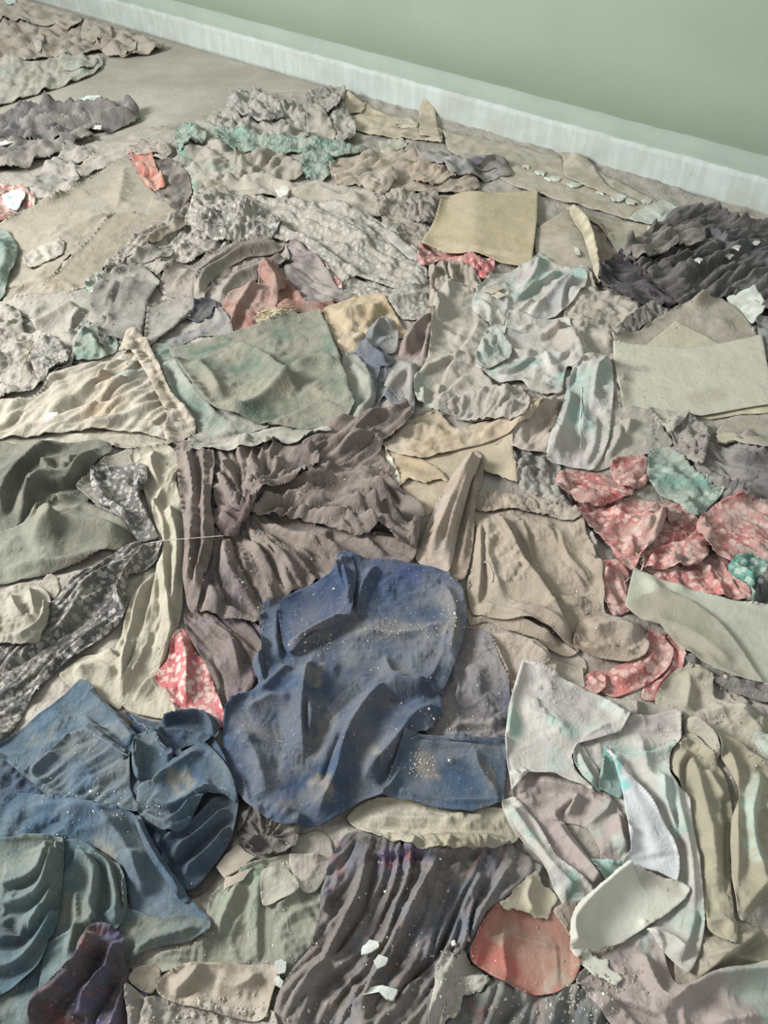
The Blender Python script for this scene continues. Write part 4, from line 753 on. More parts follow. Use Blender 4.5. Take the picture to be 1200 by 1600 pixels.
cloth('hem', [(700, 626), (760, 606), (815, 606), (826, 640), (806, 652), (752, 656), (712, 650)], fabric('rubble', (142, 134, 126), .6, speck=.9), t, wr=[('d', (4, -6), .025, 14, 4)], th=5, edge=10)
cloth('sleeve', [(843, 394), (854, 402), (880, 412), (912, 420), (918, 434), (908, 458), (880, 482), (868, 494), (840, 500), (800, 524), (776, 516), (750, 496), (738, 476), (744, 456), (768, 430), (800, 420), (828, 412)], WT, t,
      folds=[('s', [(800, 470), (838, 448), (882, 420)], 16, 10), ('s', [(812, 460), (832, 440), (846, 398)], 14, 9), ('r', [(845, 400), (836, 440), (815, 462)], 14, 7), ('s', [(878, 484), (884, 455), (905, 438)], 18, 9), ('r', [(820, 500), (850, 470), (900, 430)], 22, 12), ('r', [(800, 495), (835, 462)], 12, 6), ('s', [(738, 470), (762, 486), (760, 510)], 14, 8)], th=9, edge=14, drape=30, puff=3,
      stains=[([(848, 405), (842, 440), (812, 460)], 14, TEAL, .75), ([(870, 425), (910, 430)], 16, TEAL, .8), ((742, 468), 12, TEAL, .7), ([(815, 430), (835, 420)], 10, LIL, .6), ([(800, 430), (790, 450)], 12, TEAL, .4), ([(860, 470), (895, 450)], 16, (140, 146, 156), .5)])
for k, oo in enumerate(([(752, 455), (776, 446), (786, 452), (770, 460)], [(768, 462), (780, 456), (790, 462), (778, 468)])):
    chip('paper_scrap', oo, .003, fabric('paper', (184, 176, 158), .2), label=('thin curled scrap on the upper left of the stained shirt', 'smaller scrap just below the curled one on the stained shirt')[k], cat='paper', lift=.004)
cloth('middle_panel', [(796, 484), (840, 494), (887, 492), (892, 506), (910, 524), (918, 546), (950, 556), (938, 574), (904, 570), (888, 568), (882, 586), (878, 614), (856, 618), (832, 611), (812, 597), (782, 598), (760, 581), (743, 568), (748, 552), (762, 520), (788, 508)], WT, t,
      folds=[('s', [(782, 520), (800, 524), (845, 526), (890, 510)], 20, 9, .1), ('s', [(782, 510), (796, 542), (824, 550), (845, 542)], 18, 9), ('s', [(762, 578), (800, 576), (842, 548)], 12, 8), ('s', [(846, 545), (858, 572), (882, 580)], 16, 12), ('r', [(850, 505), (890, 530), (908, 560)], 22, 12), ('r', [(770, 582), (830, 596), (870, 600)], 12, 10), ('v', [(838, 540), (856, 568)], 10, 5), ('s', [(870, 560), (896, 548), (912, 560)], 14, 8)], th=9, edge=14, drape=26, puff=4,
      stains=[([(760, 572), (800, 568), (836, 560)], 10, TEAL, .85), ([(760, 530), (756, 556)], 16, TEAL, .6), ([(870, 590), (886, 575)], 12, TEAL, .8), ((806, 532), 10, (140, 130, 122), .6), ([(860, 510), (880, 540)], 20, (158, 148, 136), .7), ([(850, 600), (840, 590)], 16, (156, 148, 128), .6)])
cloth('cuff', [(745, 552), (760, 516), (780, 508), (792, 512), (788, 524), (800, 548), (790, 562), (760, 574), (744, 568)], fabric('cotton', (160, 168, 158), .4, var=.08), t, wr=[('d', (1, 5), .02, 8, 4), ('n', .03, 6)], th=6, edge=8, stains=[((760, 556), 16, TEAL, .7)])
cloth('right_hem', [(946, 640), (975, 634), (1014, 638), (1034, 662), (1052, 690), (1030, 702), (990, 714), (950, 728), (925, 732), (930, 690)], fabric('cotton', (154, 149, 136), .45, var=.05), t, th=7, edge=10, folds=[('r', [(960, 700), (980, 670), (985, 650)], 12, 8), ('s', [(950, 718), (968, 690), (972, 660)], 14, 9)])
cloth('lower_sleeve', [(914, 552), (936, 552), (952, 560), (958, 590), (957, 640), (950, 690), (930, 729), (905, 732), (884, 727), (856, 716), (857, 690), (868, 664), (880, 630), (888, 600), (894, 580), (904, 568)], WT, t,
      folds=[('r', [(930, 560), (918, 600), (908, 690)], 12, 12), ('s', [(888, 602), (900, 575), (918, 560)], 16, 8), ('s', [(918, 724), (932, 690), (936, 640)], 8, 8), ('r', [(950, 565), (930, 590), (925, 640)], 18, 8), ('r', [(862, 710), (880, 660), (896, 600)], 14, 9), ('r', [(908, 720), (909, 600)], 3, 2)], th=10, edge=14, drape=30, puff=4,
      stains=[([(908, 590), (900, 640), (915, 660)], 22, TEAL, .75), ((870, 668), 14, TEAL, .5), ([(945, 575), (940, 610)], 14, TEAL, .7), ([(890, 700), (910, 710)], 22, LIL, .6)])
cord('seam', [(909, 606), (907, 650), (906, 704)], .0014, fabric('cotton', (196, 198, 190), .05), t)

# ================================================================== right middle: prints and tan skirt
RP = fabric('floral', (172, 106, 100), .35, (200, 164, 154), spots=58, var=.12)
RP2 = fabric('floral', (165, 96, 91), .32, (196, 158, 148), spots=58, var=.12)
TP2 = fabric('floral', (112, 138, 128), .4, (152, 166, 152), spots=50)
t = thing('pleated_skirt', 'dark grey skirt in tight horizontal pleats at the right edge', 'skirt', 1160, 735)
PG = fabric('cotton', (112, 107, 106), .35, var=.15)
cloth('body', [(1084, 735), (1092, 706), (1120, 694), (1170, 690), (1262, 692), (1262, 790), (1200, 782), (1140, 788), (1118, 778), (1100, 760)], PG, t, wr=[('g', [(1090, 700), (1140, 730), (1262, 745)], .024, 34, 7)], th=6, edge=14, puff=4, slack=.12)
cloth('knot', [(1044, 668), (1060, 652), (1082, 648), (1102, 672), (1104, 700), (1094, 735), (1076, 726), (1056, 704)], fabric('lace', (112, 105, 100), .35, (140, 134, 128), spots=90), t, wr=[('d', (1, 6), .02, 16, 4), ('n', .03, 14)], th=8, edge=14, puff=6)
cloth('board_piece', [(1116, 684), (1130, 660), (1170, 648), (1212, 646), (1262, 660), (1262, 700), (1200, 702), (1150, 694)], fabric('paper', (158, 150, 132), .5), label='dusty plasterboard piece at the right edge under the big pale card', cat='board', round_=False, jag=.6, stiff=True, th=6)
chip('board_chip', [(1119, 683), (1134, 678), (1152, 682), (1150, 692), (1134, 694), (1120, 692)], .008, fabric('paper', (172, 164, 144), .3), label='small block of tan board above the pleated grey skirt', cat='board')
cloth('grey_corner', [(1012, 636), (1050, 640), (1076, 645), (1060, 664), (1046, 676), (1032, 660)], fabric('cotton', (140, 140, 126), .5), label='dusty grey cloth corner just below the big pale card', cat='cloth', th=5, edge=10, wr=[('n', .05, 10)])
t = thing('red_print_dress', 'crumpled red dress with small pale flowers right of the tan skirt', 'dress', 1000, 830)
cloth('lower_panel', [(930, 885), (946, 878), (990, 884), (1040, 876), (1084, 868), (1140, 866), (1166, 900), (1176, 940), (1140, 935), (1060, 930), (1000, 950), (960, 962), (942, 935)], RP, t, wr=[('n', .06, 16), ('d', (3, 5), .035, 12, 4)], th=5, edge=12)
cloth('waist', [(1010, 800), (1040, 786), (1066, 790), (1090, 815), (1106, 852), (1100, 880), (1060, 892), (1010, 890), (990, 878), (1000, 840)], RP2, t, wr=[('d', (8, -4), .028, 18, 4), ('n', .06, 20)], th=5, edge=12, puff=3)
cloth('bodice', [(896, 798), (930, 784), (966, 778), (1000, 784), (1028, 790), (1036, 820), (1020, 850), (1000, 872), (990, 890), (972, 884), (946, 850), (930, 832)], RP, t, wr=[('n', .07, 14)], folds=[('s', [(1030, 800), (1012, 850), (988, 888)], 16, 12), ('r', [(935, 842), (968, 872), (1000, 866)], 12, 7), ('r', [(986, 830), (984, 880)], 14, 7)], th=6, edge=12, puff=4)
cloth('sleeve', [(868, 748), (886, 736), (920, 742), (955, 740), (990, 752), (986, 776), (952, 788), (925, 794), (900, 786), (880, 768)], RP2, t, wr=[('d', (8, 3), .03, 18, 4)], folds=[('r', [(885, 770), (925, 788), (970, 776)], 16, 7)], th=6, edge=11, puff=3)
cloth('collar', [(955, 724), (976, 714), (1004, 712), (1014, 732), (1010, 756), (990, 764), (968, 758), (956, 742)], RP2, t, wr=[('d', (7, -3), .025, 16, 4)], th=7, edge=11, puff=5)
cloth('brown_tie', [(1036, 800), (1050, 790), (1066, 796), (1060, 812), (1044, 816)], fabric('cotton', (146, 116, 106), .4), t, folds=[('r', [(1040, 808), (1058, 800)], 12, 5)], th=6, edge=6)
cloth('teal_print_blouse', [(1012, 724), (1014, 708), (1030, 702), (1046, 700), (1064, 716), (1084, 740), (1108, 758), (1128, 772), (1110, 788), (1092, 812), (1072, 802), (1050, 784), (1026, 766), (1012, 748)], TP2, label='small teal printed blouse between the two red printed garments', cat='blouse', wr=[('n', .06, 14)], folds=[('r', [(1020, 720), (1050, 740), (1100, 775)], 10, 14), ('r', [(1060, 800), (1080, 775)], 12, 8)], th=6, edge=11, stains=[([(1028, 720), (1050, 716)], 22, (86, 130, 114), .7), ([(1050, 752), (1090, 758)], 10, (86, 134, 118), .7)])
t = thing('red_print_apron', 'smoother red printed cloth with pale flowers at the right edge', 'apron', 1150, 835)
cloth('body', [(1088, 822), (1100, 802), (1126, 786), (1180, 782), (1262, 784), (1262, 900), (1190, 900), (1160, 888), (1120, 872), (1102, 850)], RP, t, folds=[('r', [(1100, 820), (1160, 850), (1240, 865)], 16, 20), ('s', [(1262, 880), (1180, 862), (1110, 830)], 12, 14)], wr=[('d', (8, 3), .06, 14, 5)], th=6, edge=11)
t = thing('teal_print_purse', 'small bright teal printed bundle at the right edge above the green sheet', 'cloth', 1165, 900)
cloth('body', [(1138, 884), (1150, 870), (1172, 868), (1194, 882), (1200, 902), (1192, 930), (1176, 942), (1164, 918), (1148, 900)], fabric('floral', (88, 140, 126), .15, (160, 178, 162), spots=60), t, wr=[('n', .035, 20)], th=6, edge=14, puff=8)
cloth('dark_rag', [(1185, 905), (1205, 895), (1262, 900), (1262, 955), (1200, 950), (1180, 938)], fabric('cotton', (78, 80, 80), .15), label='dark rag at the right edge below the red printed apron', cat='cloth', wr=[('n', .04, 16)], th=5, edge=10)

cloth('mouse_grey_rag', [(1060, 1016), (1090, 1012), (1140, 1040), (1200, 1068), (1262, 1076), (1262, 1180), (1200, 1176), (1150, 1130), (1110, 1085), (1075, 1060)], fabric('rubble', (136, 130, 118), .6, speck=1), label='dusty grey gravelly cloth under the lower edge of the green sheet', cat='cloth', wr=[('n', .04, 16), ('n', .1, 16)], th=5, edge=16)
cloth('dark_waistband', [(1064, 1022), (1090, 1014), (1130, 1044), (1175, 1062), (1262, 1082), (1262, 1104), (1190, 1098), (1130, 1072), (1085, 1044)], fabric('cotton', (98, 92, 92), .3, var=.2), label='narrow dark crumpled band along the lower edge of the green sheet', cat='cloth', wr=[('d', (10, 3), .02, 12, 5)], th=7, edge=8, puff=2)

cloth('brown_cloth', [(930, 1020), (985, 1010), (1000, 1040), (960, 1062), (905, 1056)], fabric('cotton', (120, 106, 92), .3), label='brown cloth in the hollow under the tan skirt sleeve', cat='cloth', th=4, edge=8)
t = thing('red_print_scarf', 'red flower printed scarf below the tan skirt and left of the green sheet', 'scarf', 1000, 1050)
cloth('back_end', [(1040, 990), (1058, 994), (1068, 1018), (1066, 1044), (1046, 1072), (1024, 1092), (1004, 1088), (1010, 1060), (1030, 1020)], RP, t, th=5, edge=8, folds=[('r', [(1050, 1000), (1050, 1040), (1020, 1080)], 9, 8)])
cloth('front_end', [(930, 1060), (960, 1040), (990, 1030), (1004, 1006), (1014, 984), (1036, 990), (1052, 1010), (1046, 1040), (1020, 1062), (990, 1078), (960, 1088), (938, 1078)], RP, t, th=6, edge=9, folds=[('r', [(950, 1066), (1000, 1048), (1030, 1004)], 10, 16)])
cloth('small_end', [(912, 1056), (932, 1048), (946, 1056), (944, 1078), (926, 1086), (912, 1076)], RP2, t, th=5, edge=7, wr=[('n', .04, 12)])

TS = fabric('cotton', (152, 139, 123), .4, var=.06, dcol=(158, 146, 128))
t = thing('brown_lining', 'pinkish beige cloth tucked beneath the gathered tan skirt', 'cloth', 820, 1020)
cloth('body', [(722, 975), (760, 960), (810, 970), (870, 996), (915, 1030), (912, 1052), (880, 1060), (840, 1050), (815, 1050), (806, 1085), (796, 1070), (782, 1030), (758, 988)], fabric('cotton', (146, 128, 112), .4), t, folds=[('s', [(870, 1042), (840, 1010), (770, 985)], 16, 10), ('r', [(760, 985), (785, 1030), (800, 1075)], 12, 8), ('r', [(820, 1010), (860, 1040)], 14, 8)], th=6, edge=10)
cloth('scrap', [(838, 1036), (872, 1030), (910, 1042), (914, 1072), (900, 1076), (866, 1062), (842, 1058)], fabric('cotton', (160, 148, 130), .3), t, th=4, round_=False, edge=6, folds=[('s', [(868, 1066), (872, 1030)], 8, 8)])
t = thing('tan_gathered_skirt', 'tan skirt with a frilled gathered waist right of the brown pleats', 'skirt', 850, 900)
cloth('lower_hem', [(724, 930), (745, 900), (800, 940), (860, 985), (905, 1012), (890, 1022), (840, 1004), (770, 968), (736, 974), (726, 955)], TS, t, folds=[('r', [(735, 945), (790, 960), (880, 1010)], 16, 10)], th=6, edge=10)
cloth('body', [(742, 790), (770, 782), (830, 786), (900, 800), (918, 830), (934, 870), (944, 920), (948, 955), (1000, 976), (1008, 1000), (980, 1020), (930, 1018), (896, 1006), (850, 980), (800, 966), (760, 960), (738, 956), (730, 920), (738, 860)], TS, t,
      folds=[('s', [(895, 1000), (860, 930), (822, 880), (790, 820), (780, 795)], 20, 26, .15), ('s', [(930, 920), (890, 930), (848, 904), (830, 850), (818, 800)], 9, 12), ('r', [(762, 800), (762, 870), (790, 940)], 14, 14), ('s', [(748, 948), (754, 890), (752, 810)], 12, 14), ('r', [(850, 810), (880, 860), (920, 930)], 10, 14), ('r', [(790, 950), (850, 968), (900, 1000)], 18, 14), ('s', [(870, 820), (885, 870), (925, 915)], 8, 12)], th=7, edge=12, drape=30, puff=4,
      stains=[([(780, 940), (800, 880)], 40, (164, 154, 138), .5)])
cloth('waist_frill', [(742, 776), (760, 768), (800, 772), (830, 776), (864, 788), (900, 794), (908, 806), (890, 812), (856, 806), (826, 798), (790, 794), (756, 798), (742, 792)], fabric('cotton', (146, 130, 112), .35), t, wr=[('d', (1.5, 10), .014, 13, 4)], folds=[('v', [(748, 788), (800, 786), (850, 796), (900, 804)], 5, 3, .05)], th=8, edge=6, puff=3)
cloth('sleeve', [(896, 1006), (905, 972), (930, 958), (965, 964), (998, 976), (1014, 1002), (1008, 1022), (980, 1032), (945, 1028), (915, 1018)], fabric('cotton', (148, 130, 112), .35), t, folds=[('r', [(915, 990), (960, 980), (1004, 998)], 20, 18), ('s', [(1000, 1018), (950, 1010), (905, 1000)], 8, 8)], th=10, edge=16, puff=6, drape=25)
cord('drawstring', [(756, 880), (764, 884), (770, 900), (768, 912)], .0022, fabric('cotton', (170, 160, 142), .1), t)
cord('loose_thread', [(992, 868), (1003, 872), (1004, 886), (998, 898), (985, 905), (975, 912)], .0016, fabric('cotton', (186, 178, 160), .1), label='loose pale thread lying on the red printed dress above the green sheet', cat='thread', lift=.003)
t = thing('tan_standing_sleeve', 'tall pointed tan sleeve standing up between brown pleats and tan skirt', 'sleeve', 700, 810)
cloth('back_half', [(700, 880), (712, 820), (730, 760), (744, 720), (756, 716), (754, 750), (742, 800), (738, 860), (726, 905), (700, 905)], fabric('cotton', (138, 122, 108), .3, var=.07), t, folds=[('r', [(745, 730), (734, 800), (720, 890)], 16, 8)], th=6, edge=9)
cloth('front_half', [(650, 862), (662, 832), (680, 792), (700, 752), (724, 722), (738, 702), (750, 704), (752, 716), (738, 752), (726, 790), (716, 830), (708, 870), (700, 894), (676, 888), (652, 876)], fabric('cotton', (160, 142, 126), .3, var=.06), t,
      folds=[('r', [(742, 712), (710, 780), (672, 868)], 34, 14, .1), ('s', [(700, 890), (714, 820), (742, 730)], 16, 10), ('r', [(690, 880), (706, 820), (732, 750)], 10, 4)], th=7, edge=9, puff=4)

# green-white sheet at the right
GS = fabric('paper', (180, 182, 164), .2, var=.03, dcol=(166, 164, 146), speck=.3)
t = thing('folded_green_sheet', 'pale green folded stiff sheet with a torn dirty edge at the right', 'sheet', 1100, 970)
cloth('sheet', [(990, 888), (1030, 902), (1080, 922), (1140, 938), (1200, 948), (1262, 956), (1262, 1080), (1198, 1068), (1160, 1050), (1120, 1010), (1040, 980), (976, 948)], GS, t, round_=False, stiff=True, th=4, drape=60, lift=4)
cloth('turned_flap', [(978, 950), (1002, 928), (1040, 918), (1078, 936), (1120, 968), (1160, 1016), (1194, 1066), (1150, 1056), (1096, 1032), (1064, 1014), (1034, 986), (1000, 972)], fabric('paper', (160, 156, 138), .45, var=.05, dcol=(160, 154, 138)), t, round_=False, stiff=True, jag=.5, th=4, drape=50, lift=3, folds=[('r', [(1000, 960), (1080, 990), (1150, 1045)], 8, 26)],
      stains=[([(1000, 968), (1040, 990), (1090, 1030)], 8, (112, 106, 96), .7), ([(1130, 975), (1190, 1060)], 20, (182, 184, 166), .8)])

# ================================================================== left middle
OL = fabric('cotton', (102, 102, 90), .3, var=.07, dcol=(138, 136, 120), speck=.2)
t = thing('olive_trousers', 'dark olive grey rumpled trousers at the left edge', 'trousers', 80, 800)
cloth('upper_leg', [(-60, 694), (40, 694), (100, 694), (150, 686), (176, 700), (150, 724), (142, 745), (140, 775), (120, 800), (60, 830), (-60, 830)], fabric('cotton', (92, 92, 82), .25, var=.08, dcol=(134, 132, 116), speck=.2), t,
      folds=[('s', [(8, 810), (16, 760), (60, 712), (110, 700)], 30, 16), ('s', [(60, 715), (75, 740), (110, 745), (120, 706)], 26, 12), ('r', [(30, 800), (70, 760), (120, 745), (155, 700)], 26, 12), ('v', [(80, 720), (95, 738), (106, 728)], 22, 9), ('s', [(25, 830), (60, 770), (110, 760), (150, 715)], 22, 12)], th=8, edge=14, puff=10, drape=30, slack=.04)
cloth('lower_leg', [(-60, 850), (0, 830), (40, 815), (60, 795), (100, 780), (130, 780), (160, 796), (190, 812), (216, 832), (226, 846), (200, 858), (160, 866), (110, 884), (60, 900), (-60, 912)], OL, t,
      folds=[('r', [(40, 850), (110, 822), (210, 846)], 36, 24, .2), ('s', [(90, 850), (90, 812), (60, 806), (80, 790), (130, 790)], 22, 10), ('v', [(50, 818), (70, 800), (84, 806)], 20, 8), ('r', [(0, 890), (80, 880), (180, 858)], 16, 12), ('s', [(120, 790), (160, 806), (214, 840)], 12, 10)], th=8, edge=14, puff=8, drape=30, slack=.035, stains=[([(-20, 860), (20, 850), (30, 880)], 40, (136, 142, 126), .55), ([(150, 830), (190, 842)], 24, (88, 88, 78), .7)])
cloth('hem_tab', [(62, 912), (74, 898), (88, 900), (92, 920), (84, 934), (74, 928)], fabric('cotton', (142, 134, 116), .35), t, th=5, edge=7)
CS = fabric('cotton', (166, 160, 142), .2, var=.06, dcol=(158, 150, 132), speck=.2)
t = thing('cream_scarf', 'long cream cloth hanging down beside the black printed dress', 'scarf', 250, 900)
cloth('under_end', [(160, 792), (130, 770), (120, 760), (140, 742), (160, 716), (190, 702), (210, 700), (220, 720), (180, 740)], fabric('cotton', (140, 136, 122), .4), t, th=5, edge=10)
cloth('left_tail', [(196, 965), (206, 930), (226, 895), (252, 880), (262, 920), (246, 980), (220, 1030), (196, 1080), (186, 1106), (160, 1092), (126, 1084), (104, 1066), (92, 1052), (110, 1034), (140, 1022), (176, 1016), (186, 1000)], CS, t,
      folds=[('r', [(240, 890), (212, 950), (196, 1030), (186, 1090)], 20, 10), ('s', [(196, 1040), (176, 1018), (182, 980), (206, 930)], 16, 9), ('r', [(110, 1050), (150, 1040), (185, 1055)], 16, 12), ('v', [(215, 920), (198, 1000), (194, 1034)], 12, 6)], th=8, edge=12, puff=4)
cloth('body', [(202, 712), (222, 694), (250, 690), (276, 700), (284, 726), (276, 752), (284, 790), (288, 840), (288, 900), (284, 950), (272, 990), (258, 1024), (246, 1050), (262, 1078), (276, 1112), (268, 1124), (240, 1120), (212, 1112), (190, 1098), (192, 1066), (206, 1030), (220, 990), (236, 930), (244, 880), (248, 840), (234, 800), (226, 770), (214, 740)], CS, t,
      folds=[('r', [(262, 780), (278, 850), (272, 930), (262, 980)], 20, 10, .15), ('s', [(246, 1046), (270, 985), (266, 940), (258, 880), (262, 840)], 14, 12), ('r', [(232, 770), (256, 820), (256, 880)], 12, 7), ('v', [(246, 880), (248, 960), (226, 1030), (208, 1080)], 12, 5), ('r', [(245, 700), (238, 730), (250, 760)], 14, 9), ('s', [(280, 730), (262, 760), (240, 764)], 14, 8), ('s', [(250, 1052), (228, 1060), (206, 1090)], 12, 8), ('r', [(256, 760), (240, 800), (250, 838)], 12, 6)], th=9, edge=12, puff=5)
BF = fabric('floral', (74, 73, 72), .22, (158, 155, 146), spots=72, var=.1, dcol=(136, 132, 122))
t = thing('black_print_dress', 'black dress with small white flowers gathered at the waist, left of the cream scarf', 'dress', 170, 880)
cloth('skirt', [(206, 850), (232, 846), (256, 850), (244, 876), (226, 890), (204, 900), (196, 925), (200, 945), (190, 972), (150, 1008), (104, 1036), (70, 1064), (44, 1096), (26, 1130), (0, 1160), (-60, 1200), (-60, 1010), (0, 1010), (56, 984), (84, 940), (110, 908), (150, 882)], BF, t,
      folds=[('r', [(236, 856), (205, 890), (186, 930), (196, 958)], 20, 7, .1), ('r', [(220, 862), (140, 920), (90, 990), (-20, 1050)], 18, 16), ('r', [(190, 965), (120, 1010), (40, 1070)], 14, 12), ('v', [(190, 900), (120, 975), (20, 1040), (-30, 1060)], 14, 8), ('v', [(150, 980), (80, 1030), (0, 1100)], 12, 7)], wr=[('g', [(240, 850), (130, 940), (-20, 1080)], .028, 10, 5)], th=6, edge=12, puff=5, stains=[([(150, 930), (110, 980), (60, 1030)], 26, (118, 114, 104), .4)])
cloth('bodice', [(141, 756), (144, 736), (160, 726), (190, 724), (222, 726), (232, 740), (230, 760), (218, 776), (224, 796), (236, 818), (248, 842), (232, 848), (216, 842), (200, 822), (182, 808), (160, 790), (150, 774)], BF, t,
      folds=[('r', [(150, 745), (160, 775), (220, 835)], 16, 9), ('r', [(226, 735), (216, 775), (236, 830)], 18, 8), ('v', [(164, 735), (166, 760)], 12, 4), ('v', [(208, 732), (208, 760)], 12, 4)], wr=[('d', (3, 10), .03, 10, 4)], th=8, edge=12, puff=8)
t = thing('beige_pouch', 'small beige crumpled bag shape at the left edge below the olive trousers', 'bag', 40, 960)
cloth('body', [(-60, 925), (0, 922), (30, 912), (54, 912), (74, 926), (80, 946), (74, 975), (60, 998), (30, 1008), (0, 1006), (-60, 1000)], fabric('cotton', (144, 140, 124), .35, var=.06), t,
      folds=[('r', [(76, 940), (68, 980), (40, 1004), (0, 1002)], 20, 9, .1), ('r', [(48, 915), (54, 950), (60, 968)], 18, 7), ('r', [(14, 925), (30, 955), (56, 968)], 16, 7), ('v', [(36, 940), (40, 965)], 12, 8)], th=7, edge=12, puff=8)
t = thing('red_print_pillowcase', 'red flower printed cloth between cream scarf and central blue garment', 'cloth', 300, 1050)
cloth('body', [(240, 1056), (262, 1026), (272, 992), (284, 982), (296, 992), (306, 1016), (326, 1044), (338, 1080), (350, 1110), (348, 1136), (330, 1124), (300, 1112), (276, 1112), (262, 1082)], fabric('floral', (180, 92, 94), .12, (206, 176, 164), spots=66, var=.06), t,
      folds=[('r', [(280, 986), (292, 1030), (290, 1100)], 16, 12), ('v', [(270, 1000), (272, 1060), (284, 1110)], 10, 4)], th=6, edge=10, puff=3)

# brown mauve pleated garment
BR = fabric('cotton', (112, 101, 95), .32, var=.14, dcol=(144, 133, 122), speck=.8, bump=.6)
BR2 = fabric('patches', (98, 88, 84), .26, (92, 84, 112), spots=22, var=.14, dcol=(136, 122, 114), speck=.8)
t = thing('brown_pleated_dress', 'large mauve brown dress twisted into deep pleats at the centre left', 'dress', 450, 800)
cloth('upper_shoulder', [(470, 700), (500, 670), (540, 655), (580, 650), (604, 636), (630, 632), (646, 648), (632, 668), (600, 690), (596, 712), (612, 746), (560, 750), (500, 740)], BR, t, folds=[('r', [(540, 690), (590, 655), (636, 645)], 20, 8), ('r', [(520, 720), (570, 690), (600, 680)], 18, 8)], wr=[('d', (6, -4), .034, 28, 6)], th=6, edge=14, puff=6)
cloth('hem', [(290, 960), (320, 950), (360, 960), (400, 975), (412, 1000), (410, 1040), (388, 1080), (352, 1112), (336, 1066), (310, 1020), (292, 985)], BR2, t, wr=[('g', [(300, 965), (350, 1000), (380, 1080)], .034, 20, 5)], folds=[('r', [(310, 970), (360, 1000), (376, 1060)], 16, 10)], th=6, edge=12, puff=3)
cloth('lower_gather', [(312, 790), (350, 770), (392, 770), (440, 780), (500, 790), (560, 800), (620, 815), (652, 850), (640, 882), (590, 880), (540, 888), (470, 925), (430, 944), (408, 975), (380, 970), (340, 966), (306, 950), (300, 880)], BR, t,
      wr=[('c', (372, 790), 56, 24, 9)], folds=[('r', [(390, 830), (440, 880), (470, 915)], 22, 10), ('r', [(400, 820), (480, 850), (560, 880)], 20, 12), ('v', [(396, 835), (450, 900)], 14, 6), ('r', [(350, 840), (360, 900), (400, 960)], 20, 10), ('v', [(380, 830), (420, 880), (450, 930)], 22, 3, .1), ('v', [(362, 836), (378, 890), (410, 945)], 22, 3, .1), ('v', [(400, 824), (470, 860), (530, 880)], 20, 3, .1), ('v', [(344, 836), (340, 890), (356, 950)], 20, 3, .1), ('s', [(540, 880), (510, 850), (520, 826)], 10, 8), ('s', [(610, 870), (580, 850), (575, 826)], 10, 8), ('s', [(410, 970), (350, 950), (320, 900)], 16, 10)], th=7, edge=16, puff=8,
      stains=[([(440, 850), (520, 856)], 30, (138, 124, 108), .5), ([(330, 900), (360, 950)], 30, (92, 84, 98), .5)])
cloth('right_gather', [(388, 800), (402, 776), (420, 760), (452, 744), (500, 736), (548, 734), (600, 742), (636, 770), (664, 800), (656, 832), (650, 858), (620, 852), (600, 832), (560, 838), (510, 826), (450, 812), (410, 810)], BR, t,
      wr=[('g', [(392, 800), (440, 766), (500, 752), (580, 756), (660, 806)], .026, 30, 9)], folds=[('r', [(396, 796), (450, 760), (530, 748), (620, 770)], 18, 8, .1), ('r', [(400, 800), (480, 785), (570, 800), (640, 812)], 18, 9, .1), ('v', [(400, 790), (470, 764), (560, 768), (640, 792)], 16, 6, .1), ('s', [(650, 830), (600, 826), (520, 812), (450, 800)], 18, 10), ('s', [(656, 800), (640, 826), (644, 856)], 12, 7), ('v', [(590, 790), (610, 798), (630, 790)], 18, 5), ('v', [(400, 808), (460, 798), (540, 806), (620, 822)], 22, 3, .1), ('v', [(404, 780), (450, 756), (510, 746), (600, 758)], 22, 3, .1)], th=8, edge=14, puff=8)
cloth('upper_gather', [(326, 712), (360, 696), (400, 690), (450, 696), (490, 700), (500, 722), (480, 745), (440, 760), (410, 778), (396, 800), (376, 812), (356, 806), (338, 790), (334, 760)], BR, t,
      wr=[('c', (385, 812), 44, 26, 7)], folds=[('r', [(360, 705), (345, 750), (375, 800)], 22, 8), ('r', [(390, 705), (400, 745), (388, 795)], 20, 8), ('v', [(375, 710), (374, 750), (384, 795)], 14, 5), ('r', [(430, 705), (432, 740), (400, 780)], 18, 8), ('v', [(410, 705), (416, 742), (394, 786)], 14, 5)], th=8, edge=14, puff=8)
cloth('twist_knot', [(336, 796), (350, 790), (376, 800), (394, 792), (392, 808), (380, 824), (372, 836), (356, 838), (344, 826), (332, 812)], fabric('cotton', (100, 84, 82), .15, var=.1), t, folds=[('r', [(340, 802), (372, 820), (390, 800)], 16, 5), ('r', [(350, 830), (372, 826)], 14, 4)], th=8, edge=9, puff=6)
cloth('left_gather', [(276, 700), (290, 690), (320, 694), (334, 704), (336, 740), (330, 790), (336, 830), (326, 880), (316, 920), (306, 958), (294, 950), (288, 900), (290, 840), (282, 780), (278, 740)], BR, t,
      folds=[('r', [(290, 700), (302, 760), (300, 850), (296, 930)], 20, 7, .08), ('r', [(318, 700), (322, 770), (322, 850), (308, 930)], 22, 7, .08), ('v', [(306, 700), (312, 770), (312, 850), (302, 930)], 12, 4, .08)], wr=[('d', (0, 10), .03, 10, 6)], th=8, edge=10, puff=6)
cord('white_thread', [(236, 848), (262, 844), (300, 841), (350, 837)], .0009, fabric('cotton', (198, 192, 178), .1), taut=True, label='single white thread stretched across the cream scarf', cat='thread', lift=.008)
cloth('green_edge', [(296, 686), (330, 680), (380, 676), (430, 670), (500, 668), (520, 672), (480, 684), (430, 694), (380, 700), (330, 704), (300, 700)], fabric('cotton', (118, 122, 110), .55), label='dusty greenish strip showing along the top of the brown pleated dress', cat='cloth', wr=[('d', (10, -1), .03, 12, 5)], th=5, edge=8)

